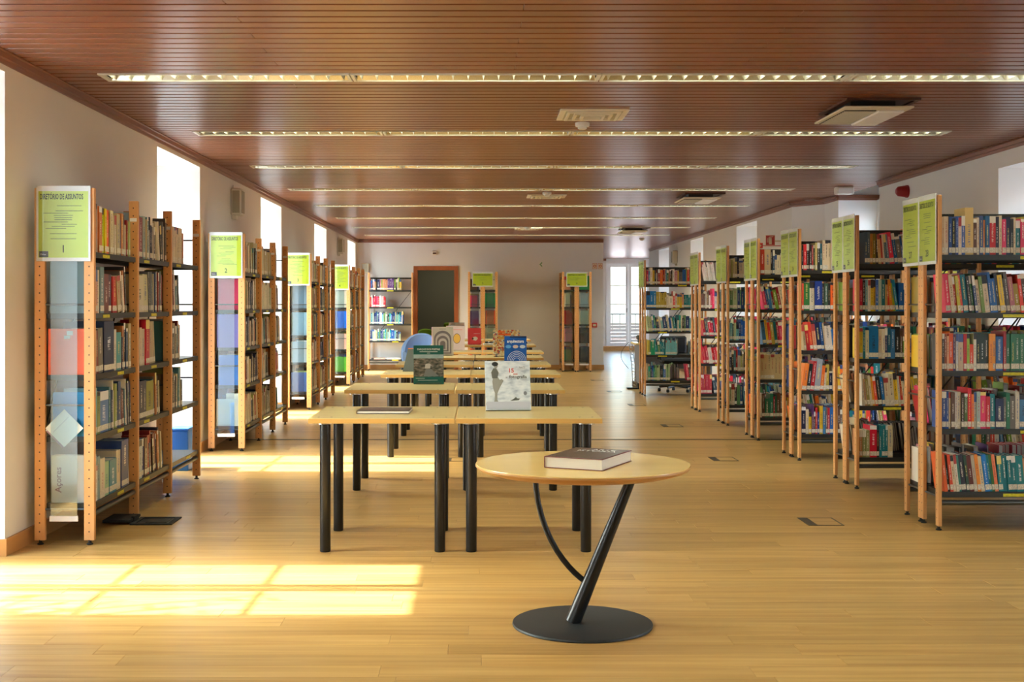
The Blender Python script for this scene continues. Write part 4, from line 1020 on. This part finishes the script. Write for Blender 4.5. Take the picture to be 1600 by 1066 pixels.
def ell(cx, cz, rx, rz, n=20, a0=0, a1=2 * PI): return [(cx + rx * math.cos(a0 + (a1 - a0) * i / n), cz + rz * math.sin(a0 + (a1 - a0) * i / n)) for i in range(n if a1 - a0 > 6.2 else n + 1)]
def stand(x, y, yaw, w, lab, tilt, h=0.2):
    s = thing('book_stand', lab, 'book stand', (x, y, TH + 0.0006), yaw, 'clear book stands')
    T = Matrix.Rotation(-tilt, 4, 'X')
    MB().box((-w / 2, -0.004, 0.012), (w / 2, -0.001, h), T @ Matrix.Translation((0, 0.004, 0))).build('back_plate', 'acrylic_clear', s)
    m = MB(); m.box((-w / 2, -0.06, 0.002), (w / 2, 0.0, 0.005)); m.box((-w / 2, -0.063, 0.002), (w / 2, -0.06, 0.02)); m.build('ledge', 'acrylic_clear', s)
    yb = math.sin(tilt) * h * 0.9
    m = MB(); m.box((-w / 2, yb + 0.01, 0.0), (-w / 2 + 0.03, yb + 0.014, h * 0.8)); m.box((w / 2 - 0.03, yb + 0.01, 0.0), (w / 2, yb + 0.014, h * 0.8)); m.box((-w / 2, -0.06, 0.0), (w / 2, yb + 0.014, 0.002)); m.build('foot_plate', 'acrylic_clear', s)
def on_stand(x, y, yaw, tilt, t=0.02, lift=0.0):
    return Matrix.Translation((x, y, TH + 0.0056 + lift)) @ Matrix.Rotation(yaw, 4, 'Z') @ Matrix.Translation((0, -0.003 - t, 0)) @ Matrix.Rotation(-tilt, 4, 'X')
# photography book on the first row
w, h = 0.265, 0.295
o = cover_book('photography_book', 'large pale photography book standing on a clear stand, first table row', on_stand(0.165, 7.30, 0.07, 0.30, 0.03), w, h, 0.03, 'photo_rock', 'books on stands')
stand(0.165, 7.30, 0.07, 0.25, 'clear acrylic stand holding the pale photography book', 0.30)
pr(o, 'photo_ground', 'cover_pale', -w / 2 + 0.004, 0.004, w / 2 - 0.004, 0.05)
G = -0.072
fig = [(G - .012, .05), (G + .012, .05), (G + .006, .062), (G + .008, .1), (G + .024, .135), (G + .046, .175), (G + .036, .185), (G + .024, .18), (G + .012, .2), (G + .02, .222), (G + .006, .252), (G - .012, .252), (G - .026, .225), (G - .014, .2), (G - .02, .17), (G - .016, .13), (G - .006, .1), (G - .008, .065)]
poly(o, 'printed_figure', 'skin_grey', fig, 2)
poly(o, 'printed_shade', 'skin_shade', [(G - .02, .19), (G + .01, .19), (G + .016, .225), (G + .002, .25), (G - .012, .25), (G - .025, .225)], 3)
poly(o, 'printed_head', 'skin_grey', ell(G + 0.002, 0.266, 0.012, 0.015), 2); poly(o, 'printed_hair', 'ink_dark', ell(G - 0.002, 0.276, 0.019, 0.013), 3)
words(o, '15', 0.036, 'ink_red', 0.02, 0.225); words(o, 'anos', 0.014, 'ink_red', 0.045, 0.212)
words(o, 'fotografia', 0.027, 'skin_shade', 0.06, 0.19, xs=1.0); words(o, 'de', 0.012, 'ink_grey', -0.008, 0.19); words(o, 'NATI', 0.016, 'ink_grey', 0.085, 0.25)
pr(o, 'rule_line', 'ink_grey', 0.055, 0.245, 0.115, 0.2465, 2); poly(o, 'printed_seal', 'ink_grey', ell(0.1, 0.1, 0.01, 0.012), 2)
poly(o, 'printed_rocks', 'skin_shade', [(0.01, .055), (0.06, .058), (0.07, .068), (0.05, .07), (0.045, .078), (0.03, .066)], 2)
# green book, second row
w, h = 0.235, 0.305
o = cover_book('poets_park_book', 'dark green book with a hillside photo standing on second table row', on_stand(-0.40, 9.72, 0.06, 0.26, 0.022), w, h, 0.022, 'cover_green', 'books on stands')
stand(-0.40, 9.72, 0.06, 0.2, 'clear acrylic stand holding the dark green book', 0.26)
pr(o, 'photo_sky', 'photo_sky', -w / 2 + 0.001, 0.2, w / 2 - 0.001, 0.232); pr(o, 'photo_scene', 'photo_landscape', -w / 2 + 0.001, 0.055, w / 2 - 0.001, 0.2)
words(o, 'PARQUE DOS POETAS', 0.021, 'print_white', 0.0, 0.266, xs=0.85); pr(o, 'subtitle_line', 'print_white', -0.07, 0.252, 0.07, 0.2555); pr(o, 'author_line', 'print_white', -0.012, 0.241, 0.012, 0.2435)
pr(o, 'caption_line', 'print_white', -0.1, 0.041, -0.03, 0.0435); pr(o, 'caption_line', 'print_white', -0.085, 0.026, 0.07, 0.0285)
poly(o, 'printed_path', 'cover_grey', [(-.03, .12), (.012, .12), (.015, .155), (.0, .16), (-.025, .155)], 2); poly(o, 'printed_path', 'ink_grey', [(-.04, .058), (.08, .058), (.02, .115), (-.022, .115)], 2)
# architecture book, fourth row
w, h = 0.235, 0.285
o = cover_book('architecture_book', 'blue architecture book with white arched roof on its cover', on_stand(0.375, 13.2, -0.03, 0.2, 0.02), w, h, 0.02, 'cover_blue', 'books on stands')
stand(0.375, 13.2, -0.03, 0.2, 'clear acrylic stand holding the blue architecture book', 0.2)
words(o, 'arquitectura', 0.046, 'print_white', 0.0, 0.215, xs=0.78); pr(o, 'dark_band', 'cover_navy', -0.06, 0.268, w / 2 - 0.002, 0.283)
for k, c in enumerate(('sky_blue', 'cover_beige', 'cover_pale')): poly(o, 'printed_picture', c, ell(-0.075 + k * 0.075, 0.172, 0.03, 0.018), 1)
for k in range(5):
    rx, rz = 0.1 - k * 0.016, 0.105 - k * 0.018
    arc = ell(0.012, 0.02, rx, rz, 14, 0.05, PI - 0.05); inn = ell(0.012, 0.02, rx - 0.004, rz - 0.004, 14, 0.05, PI - 0.05)[::-1]
    for i in range(14): MB_poly([(arc[i][0], -0.0008, arc[i][1]), (arc[i + 1][0], -0.0008, arc[i + 1][1]), (inn[13 - i][0], -0.0008, inn[13 - i][1]), (inn[14 - i][0], -0.0008, inn[14 - i][1])], 0.0004).build('printed_arch', 'print_white', o) if i % 14 == -1 else None
    m = MB()
    for i in range(14): m.face([(arc[i][0], -0.0008, arc[i][1]), (arc[i + 1][0], -0.0008, arc[i + 1][1]), (inn[13 - i][0], -0.0008, inn[13 - i][1]), (inn[14 - i][0], -0.0008, inn[14 - i][1])][::-1])
    m.build('printed_arch', 'print_white', o)
# patterned book, fifth row
w, h = 0.32, 0.32
o = cover_book('pattern_book', 'wide patterned book with orange title standing on fifth table row', on_stand(0.315, 14.75, 0.02, 0.18, 0.03), w, h, 0.03, 'photo_floral', 'books on stands')
stand(0.315, 14.75, 0.02, 0.26, 'clear acrylic stand holding the patterned book', 0.18)
pr(o, 'title_block', 'cover_orange', -0.105, 0.285, -0.02, 0.305); pr(o, 'title_block', 'cover_orange', -0.1, 0.255, 0.05, 0.276); pr(o, 'subtitle_block', 'cover_gold', -0.1, 0.21, 0.0, 0.235)
# arcade book, fifth row
w, h = 0.258, 0.345
o = cover_book('arcade_book', 'thick grey book with receding stone arches and pink spine', on_stand(-0.455, 15.15, 0.1, 0.12, 0.05), w, h, 0.05, 'cover_grey', 'books on stands', 'cover_pink')
stand(-0.455, 15.15, 0.1, 0.22, 'clear acrylic stand holding the arches book', 0.12)
for k in range(5):
    rx = 0.105 - 0.018 * k; z0 = 0.02 + 0.014 * k; zc = 0.2 - 0.014 * k
    poly(o, 'printed_arch', 'arch_dark' if k % 2 == 0 else 'arch_light', [(-rx, z0), (rx, z0)] + ell(0, zc, rx, rx * 0.95, 16, 0, PI), 1 + k)
pr(o, 'title_line', 'ink_grey', -0.04, 0.318, 0.04, 0.323)
# gold oval, grey and red books further back
o = cover_book('oval_portrait_book', 'beige book with a gold oval standing on sixth table row', on_stand(-0.33, 16.75, -0.06, 0.15, 0.025), 0.25, 0.33, 0.025, 'cover_beige', 'books on stands')
stand(-0.33, 16.75, -0.06, 0.2, 'clear acrylic stand holding the beige gold-oval book', 0.15)
poly(o, 'printed_oval_rim', 'ink_dark', ell(0.02, 0.16, 0.05, 0.068, 28), 1); poly(o, 'printed_oval', 'cover_gold', ell(0.02, 0.16, 0.045, 0.062, 28), 2); pr(o, 'title_line', 'ink_red', -0.03, 0.275, 0.09, 0.281)
o = cover_book('grey_book', 'pale grey-blue book standing behind the gold-oval book', on_stand(-0.36, 19.3, 0.0, 0.12, 0.02), 0.24, 0.34, 0.02, 'cover_pale', 'books on stands')
stand(-0.36, 19.3, 0.0, 0.2, 'clear acrylic stand holding the pale grey-blue book', 0.12)
pr(o, 'title_line', 'ink_grey', -0.09, 0.312, -0.02, 0.32)
o = cover_book('red_book', 'coral red book with a white animal shape on its cover', on_stand(-0.085, 19.15, 0.02, 0.14, 0.02), 0.205, 0.255, 0.02, 'cover_red', 'books on stands')
stand(-0.085, 19.15, 0.02, 0.16, 'clear acrylic stand holding the coral red book', 0.14)
poly(o, 'printed_shape', 'print_white', [(-.03, .075), (.02, .06), (.045, .08), (.05, .105), (.02, .125), (-.01, .12), (-.035, .1)], 1); poly(o, 'printed_shape_shade', 'ink_dark', ell(-0.026, 0.092, 0.014, 0.016), 2)
pr(o, 'title_line', 'print_white', -0.01, 0.165, 0.085, 0.17)
o = cover_book('olive_book', 'dark olive book with orange top edge leaning back on third table row', Matrix.Translation((-0.6, 11.5, TH + 0.006)) @ Matrix.Rotation(-0.2, 4, 'Z') @ Matrix.Rotation(-0.75, 4, 'X'), 0.23, 0.28, 0.015, 'cover_olive', 'books on stands')
pr(o, 'top_stripe', 'cover_orange', -0.115, 0.272, 0.115, 0.28)
stand(-0.6, 11.52, -0.2, 0.16, 'clear acrylic stand under the leaning olive book', 0.75, 0.16)
def flat_book(name, label, x, y, z, yaw, w, l, t, cover, top=None):
    o = thing(name, label, 'book', (x, y, z), yaw)
    c = MB(); c.bbox((0, 0, 0), (w, l, 0.003), 0.0008); c.bbox((0, 0, t - 0.003), (w, l, t), 0.0008); c.build('cover', cover, o)
    MB().box((0, 0, 0.003), (0.003, l, t - 0.003)).build('spine', cover, o)
    MB().box((0.003, 0.003, 0.003), (w - 0.004, l - 0.003, t - 0.003)).build('page_block', 'page', o)
    if top: MB().box((0.004, 0.004, t), (w - 0.004, l - 0.004, t + 0.0004)).build('cover_print', top, o)
    return o
flat_book('closed_book', 'closed dark brown book lying flat on a first-row table', -0.70, 7.07, TH + 0.0008, -0.03, 0.30, 0.25, 0.018, 'cover_charcoal')
flat_book('white_booklet', 'small white booklet lying flat on seventh-row table beside red book', 0.06, 19.1, TH + 0.0008, 0.05, 0.2, 0.25, 0.02, 'cover_white')
o = flat_book('heavy_book', 'thick maroon hardback lying on the round table, pages towards camera', 0.2645, 5.153, 0.6866, math.radians(-26), 0.256, 0.36, 0.047, 'cover_maroon', 'photo_dark')
link('lettering', text_mesh('ISTORIA', 0.06, 'print_white', 0.8), o, M=Matrix.Translation((0.135, 0.24, 0.0478)))
link('lettering', text_mesh('ARTE', 0.05, 'print_white', 0.9), o, M=Matrix.Translation((0.15, 0.29, 0.0478)))

# ================================================================ wall fittings
def speaker(x, y, z, lab, face=1):
    t = thing('wall_speaker', lab, 'speaker', (x, y, z), 0, 'white wall speakers')
    f = face
    MB().bbox((min(0, f * 0.11), -0.10, -0.14), (max(0, f * 0.11), 0.10, 0.14), 0.012).build('cabinet', 'plastic_white', t)
    MB().box((min(f * 0.11, f * 0.113), -0.08, -0.115), (max(f * 0.11, f * 0.113), 0.08, 0.115)).build('front_grille', 'speaker_cloth', t)
    MB().box((0.02, -0.103, -0.115), (0.095, -0.10, 0.115)).build('side_grille', 'speaker_cloth', t) if f > 0 else None
    MB().bbox((min(0, f * 0.05), -0.04, -0.18), (max(0, f * 0.05), 0.04, -0.14), 0.006).build('bracket', 'plastic_white', t)
    MB().tube([(f * 0.01, 0, 0.14), (f * 0.01, 0, 2.6 - z)], 0.004, 6).build('cable', 'plastic_white', t)
speaker(XL, 12.95, 2.42, 'white wall speaker above the second window-wall bookcase')
speaker(XL, 22.55, 2.42, 'white wall speaker above the fourth window-wall bookcase')
speaker(XR2, 26.3, 2.36, 'white wall speaker on the corridor side wall', -1)
t = thing('wall_speaker', 'small cream box speaker in the far room corner by the window', 'speaker', (-2.4, YF - 0.001, 2.12))
MB().bbox((-0.08, -0.1, -0.1), (0.08, 0, 0.1), 0.01).build('cabinet', 'vent_white', t); MB().box((-0.06, -0.103, -0.08), (0.06, -0.1, 0.08)).build('front_grille', 'speaker_cloth', t)
t = thing('fire_siren', 'round red fire siren on the grey wall by the ceiling', 'siren', M=Matrix.Translation((XR1, 12.9, 2.53)) @ Matrix.Rotation(-PI / 2, 4, 'Y'))
MB().lathe([(0.06, 0.0), (0.062, 0.02), (0.05, 0.1), (0.03, 0.118)], 24).build('dome', 'red_paint', t, smooth=True)
MB().lathe([(0.066, 0.0002), (0.066, 0.018)], 24).build('base', 'red_paint', t)
def sign(name, label, M, w, h, border, face, group=None):
    t = thing(name, label, 'sign', group=group, M=M)
    MB().box((-w / 2, -0.004, 0), (w / 2, 0, h)).build('plate', border, t)
    MB().box((-w / 2 + 0.006, -0.005, 0.006), (w / 2 - 0.006, -0.004, h - 0.006)).build('field', face, t)
    return t
t = sign('extinguisher_sign', 'red sign with a cream fire extinguisher above the fourth crosswise bookcase', Matrix.Translation((3.93, 16.9, 2.16)), 0.13, 0.14, 'sign_cream', 'sign_red')
MB().box((-0.02, -0.006, 0.015), (0.02, -0.005, 0.1)).build('symbol', 'sign_cream', t); MB().box((-0.036, -0.006, 0.04), (-0.028, -0.005, 0.1)).build('symbol_hose', 'sign_cream', t); MB_poly([(-0.03, -0.006, 0.1), (-0.01, -0.006, 0.104), (0.04, -0.006, 0.118), (0.042, -0.006, 0.124), (-0.01, -0.006, 0.118)], 0.001).build('symbol_lever', 'sign_cream', t)
MB().box((0.065, -0.004, 0.05), (XR2 - 3.93, 0.0, 0.07)).build('bracket', 'sign_cream', t)
t = sign('arrow_sign', 'small red arrow sign beside the fire extinguisher sign', Matrix.Translation((3.84, 17.2, 2.135)), 0.115, 0.075, 'sign_red', 'sign_red')
MB().box((-0.045, -0.006, 0.008), (-0.005, -0.005, 0.066)).build('symbol', 'sign_cream', t); MB_poly([(0.0, -0.006, 0.033), (0.02, -0.006, 0.033), (0.02, -0.006, 0.022), (0.042, -0.006, 0.037), (0.02, -0.006, 0.052), (0.02, -0.006, 0.041), (0.0, -0.006, 0.041)], 0.001).build('arrow', 'sign_cream', t)
MB().box((0.0575, -0.003, 0.03), (XR2 - 3.84, 0, 0.04)).build('bracket', 'sign_red', t)
for k, x in enumerate((2.40, 2.515)):
    t = sign('notice_sign', 'small white sign with red ring, %s, on far wall beside corridor' % ('farther from the corridor edge', 'at the corridor edge')[k], Matrix.Translation((x, YF - 0.001, 2.105)), 0.095, 0.12, 'sign_red', 'sign_cream', 'ring signs')
    m = MB()
    for i in range(16):
        a, b = 2 * PI * i / 16, 2 * PI * (i + 1) / 16
        m.face([(0.03 * math.cos(a), -0.0056, 0.06 + 0.03 * math.sin(a)), (0.03 * math.cos(b), -0.0056, 0.06 + 0.03 * math.sin(b)), (0.017 * math.cos(b), -0.0056, 0.06 + 0.017 * math.sin(b)), (0.017 * math.cos(a), -0.0056, 0.06 + 0.017 * math.sin(a))])
    m.build('ring', 'sign_red', t)
t = thing('alarm_button', 'red fire alarm call point low on the far wall', 'alarm', (2.39, YF - 0.001, 0.93))
MB().bbox((-0.055, -0.045, -0.05), (0.055, 0, 0.05), 0.006).build('housing', 'sign_red', t); MB().box((-0.03, -0.047, -0.025), (0.03, -0.045, 0.02)).build('window', 'sign_cream', t)
t = thing('exit_sign', 'small pale green exit sign plate on the far wall', 'sign', (1.27, YF - 0.001, 2.17))
MB().box((-0.045, -0.01, -0.08), (0.045, 0, 0.09)).build('plate', 'plastic_white', t); MB_poly([(-0.03, -0.011, 0.03), (0.03, -0.011, 0.085), (0.03, -0.011, 0.05), (0.0, -0.011, 0.03), (0.03, -0.011, 0.005), (0.03, -0.011, -0.03)][::-1], 0.001).build('arrow', 'sign_green', t)
t = thing('motion_sensor', 'small white and brown motion sensor above the doorway', 'sensor', (-0.95, YF - 0.001, 2.44))
MB().bbox((-0.05, -0.05, -0.04), (0.05, 0, 0.04), 0.01).build('housing', 'plastic_white', t); MB().box((-0.035, -0.053, -0.025), (0.035, -0.05, 0.005)).build('lens', 'hatch_brown', t)

# ================================================================ floor sockets
def socket(x, y, lab, w=0.22, d=0.28):
    t = thing('floor_socket', lab, 'floor socket', (x, y, 0.0004), 0, 'floor socket boxes')
    m = MB(); m.box((-w/2, -d/2, 0), (w/2, -d/2 + 0.012, 0.003)); m.box((-w/2, d/2 - 0.012, 0), (w/2, d/2, 0.003)); m.box((-w/2, -d/2 + 0.012, 0), (-w/2 + 0.012, d/2 - 0.012, 0.003)); m.box((w/2 - 0.012, -d/2 + 0.012, 0), (w/2, d/2 - 0.012, 0.003))
    m.build('frame', 'socket_metal', t)
    MB().box((-w/2 + 0.06, -d/2 + 0.012, 0), (w/2 - 0.012, d/2 - 0.012, 0.002)).build('lid', 'floor_wood', t)
    MB().box((-w/2 + 0.012, -d/2 + 0.012, 0), (-w/2 + 0.06, d/2 - 0.012, 0.0025)).build('cable_flap', 'socket_metal', t)
for k, (x, y) in enumerate(((2.13, 7.81), (2.14, 10.98), (2.15, 14.0), (2.12, 16.9), (2.1, 19.5), (2.1, 22.4))):
    socket(x, y, 'flush floor socket, %s of the aisle line from the camera' % ordinal(k + 1))
socket(-0.21, 10.93, 'flush floor socket under the gap between second and third table rows', 0.2, 0.24)
t = thing('open_floor_socket', 'open dark floor socket with raised lid beside the first bookcase', 'floor socket', (-2.03, 7.82, 0.0004))
m = MB(); m.box((-0.13, -0.13, 0), (0.13, -0.1, 0.008)); m.box((-0.13, 0.1, 0), (0.13, 0.13, 0.008)); m.box((-0.13, -0.1, 0), (-0.1, 0.1, 0.008)); m.box((0.1, -0.1, 0), (0.13, 0.1, 0.008)); m.build('frame', 'rubber', t)
MB().box((-0.1, -0.1, 0), (0.1, 0.1, 0.002)).build('well', 'steel_dark', t); MB().box((-0.05, -0.06, 0.002), (0.08, 0.07, 0.006)).build('socket_plate', 'socket_metal', t)
MB().box((-0.3, -0.12, 0.012), (-0.13, 0.12, 0.028)).build('lid', 'rubber', t); MB().box((-0.14, -0.05, 0.0), (-0.12, 0.05, 0.04)).build('hinge', 'rubber', t)
t = thing('storage_box', 'bright blue upright box on the floor behind the first bookcase', 'box', (-2.46, 10.3, 0))
MB().bbox((-0.08, -0.12, 0.0), (0.08, 0.12, 0.33), 0.008).build('body', 'blue_plastic', t); MB().bbox((-0.085, -0.125, 0.33), (0.085, 0.125, 0.35), 0.004).build('rim', 'blue_plastic', t)

# ================================================================ chairs, desk
def tub_chair(lab, x, y, rot, fabric, h=0.82, group=None):
    t = thing('tub_chair', lab, 'chair', (x, y, 0), rot, group)
    m = MB(); n = 20; ro, ri = 0.32, 0.26
    ring = []
    for k in range(n + 1):
        a = math.radians(-25 + 230 * k / n); hh = 0.56 + (h - 0.56) * max(0, math.sin(a)) ** 0.8
        ca, sa = math.cos(a), math.sin(a)
        ring.append([(ro * ca, ro * sa, 0.3), (ro * ca * 1.06, ro * sa * 1.06, hh - 0.02), ((ro + ri) / 2 * ca * 1.06, (ro + ri) / 2 * sa * 1.06, hh), (ri * ca * 1.05, ri * sa * 1.05, hh - 0.02), (ri * ca, ri * sa, 0.3)])
    b = len(m.v)
    for r in ring:
        for p in r: m.v.append(Vector(p))
    for k in range(n):
        for j in range(5):
            q = (b + k * 5 + j, b + (k + 1) * 5 + j, b + (k + 1) * 5 + (j + 1) % 5, b + k * 5 + (j + 1) % 5)
            m.f.append(q); m.a.append(None); m.uv.append(None)
    for k, rev in ((0, 1), (n, 0)):
        q = tuple(b + k * 5 + j for j in range(5)); m.f.append(q[::-1] if rev else q); m.a.append(None); m.uv.append(None)
    m.build('backrest', fabric, t, smooth=True)
    MB().lathe([(0.25, 0.3), (0.262, 0.33), (0.262, 0.42), (0.24, 0.45)], 28).build('seat', fabric, t, smooth=True)
    for sx in (-1, 1):
        for sy in (-1, 1): MB().tube([(sx * 0.2, sy * 0.2, 0), (sx * 0.16, sy * 0.16, 0.3)], 0.013, 10).build('leg', 'chrome', t)
tub_chair('blue upholstered tub chair behind the far reading tables', -1.02, 21.5, 0.0, 'blue_fabric', 0.86)
tub_chair('lime green tub chair in the dim room through the doorway', -1.15, 28.6, 0.4, 'lime_fabric', 0.8)
t = thing('lime_stool', 'lime green seat edge at the doorway right jamb, dim room', 'stool', (-0.62, 28.2, 0))
MB().lathe([(0.19, 0.35), (0.2, 0.38), (0.2, 0.92), (0.18, 0.95)], 24).build('seat', 'lime_fabric', t); MB().lathe([(0.15, 0), (0.15, 0.35)], 20).build('base', 'steel_dark', t)
t['label'] = 'tall lime green pouf in the dim room through the doorway'; t.name = 'pouf'; t['category'] = 'pouf'
# desk behind the corridor bookcase
t = thing('desk', 'beech-topped desk with grey panels standing behind the corridor bookcase', 'desk', (2.50, 20.0, 0))
MB().bbox((0, 0, 0.71), (1.3, 0.72, 0.74), 0.003).build('desk_top', 'table_wood', t)
MB().box((0.06, 0.04, 0.1), (0.085, 0.68, 0.71)).build('side_panel', 'desk_grey', t); MB().box((1.2, 0.04, 0.1), (1.225, 0.68, 0.71)).build('side_panel', 'desk_grey', t)
MB().box((0.085, 0.62, 0.3), (1.2, 0.64, 0.7)).build('modesty_panel', 'desk_grey', t)
for x in (0.02, 1.17): MB().bbox((x, 0.0, 0.0), (x + 0.09, 0.72, 0.1), 0.01).build('foot', 'black_metal', t)
t = thing('desk_phone', 'black desk phone at the edge of the desk', 'phone', (2.64, 20.2, 0.7406))
MB().bbox((-0.08, -0.1, 0), (0.08, 0.1, 0.05), 0.012).build('body', 'rubber', t); MB().bbox((-0.1, -0.08, 0.05), (-0.04, 0.12, 0.12), 0.015).build('handset', 'rubber', t)
t = thing('cable_spine', 'slim metal cable guide with loose wires beside the desk', 'cable guide', (2.44, 20.1, 0))
for sx in (0, 0.05): MB().tube([(sx - 0.04, 0, 0.72), (sx, -0.02, 0.4), (sx + 0.02, -0.04, 0.03)], 0.006, 6).build('rail', 'chrome', t)
for k in range(12): MB().tube([(-0.038 + k * 0.005, -0.003 * k, 0.68 - k * 0.055), (0.014 + k * 0.005, -0.003 * k, 0.66 - k * 0.055)], 0.006, 6).build('link', 'plastic_white', t)
MB().tube([(-0.05 - 0.12 * math.sin(PI * k / 14), 0, 0.75 - 0.42 * (k / 14)) for k in range(15)], 0.004, 6).build('cable', 'rubber', t)
MB().bbox((-0.08, -0.1, 0.0), (0.1, 0.02, 0.03), 0.006).build('base', 'black_metal', t)
t = thing('office_chair', 'black swivel office chair at the desk behind the corridor bookcase', 'chair', (3.06, 19.5, 0))
MB().bbox((-0.24, -0.2, 0.44), (0.24, 0.26, 0.52), 0.03).build('seat', 'black_fabric', t)
MB().bbox((-0.21, 0.24, 0.58), (0.21, 0.30, 0.86), 0.025).build('backrest', 'black_fabric', t)
MB().tube([(0, 0.27, 0.62), (0, 0.24, 0.46), (0, 0, 0.43)], 0.02, 10).build('back_stem', 'black_metal', t)
MB().tube([(0, 0, 0.1), (0, 0, 0.45)], 0.028, 12).build('column', 'black_metal', t)
for k in range(5):
    a = 2 * PI * k / 5 + 0.3
    s = MB().tube([(0, 0, 0.1), (0.26 * math.cos(a), 0.26 * math.sin(a), 0.07)], [0.024, 0.014], 8).build('spoke', 'black_metal', t)
    MB().lathe([(0.02, 0), (0.026, 0.02), (0.02, 0.05)], 10, Matrix.Translation((0.26 * math.cos(a), 0.26 * math.sin(a), 0))).build('caster', 'rubber', s)
for sx in (-1, 1): MB().tube([(sx * 0.26, -0.12, 0.5), (sx * 0.28, -0.1, 0.68), (sx * 0.28, 0.12, 0.7), (sx * 0.26, 0.14, 0.5)], 0.015, 8).build('armrest', 'black_metal', t)

# ================================================================ tree outside the first window: its branches shade the sun patch
t = thing('tree', 'slender tree outside the window whose branches shade the sunlit floor', 'tree', (-5.6, 4.6, -4.0))
MB().tube([(0, 0, 0), (0.1, 0.05, 2.5), (0.25, 0.2, 5.0), (0.45, 0.45, 6.2)], [0.11, 0.09, 0.05, 0.03], 10).build('trunk', 'door_wood', t, smooth=True)
rt_ = random.Random(3); lf = MB()
for k in range(16):
    z0 = rt_.uniform(5.3, 6.3); a0 = Vector((0.35 + (z0 - 5.3) * 0.15, 0.3, z0)); e = Vector((rt_.uniform(0.7, 1.4), rt_.uniform(0.55, 1.35), rt_.uniform(6.0, 6.9)))
    m_ = a0.lerp(e, 0.5) + Vector((0, 0, 0.12))
    br = MB().tube([a0, m_, e], [0.024, 0.016, 0.007], 6).build('branch', 'door_wood', t)
    for j in range(7):
        p = m_.lerp(e, j / 6) + Vector((rt_.uniform(-.08, .08), rt_.uniform(-.08, .08), rt_.uniform(-.06, .06))); d = Vector((rt_.uniform(-1, 1), rt_.uniform(-1, 1), rt_.uniform(-.6, .3))).normalized() * 0.13
        n_ = d.cross(Vector((0.3, 0.2, 1))).normalized() * 0.03
        MB_ = MB(); MB_.face([p, p + d * 0.5 + n_, p + d, p + d * 0.5 - n_]); MB_.build('leaf', 'sign_green', br)
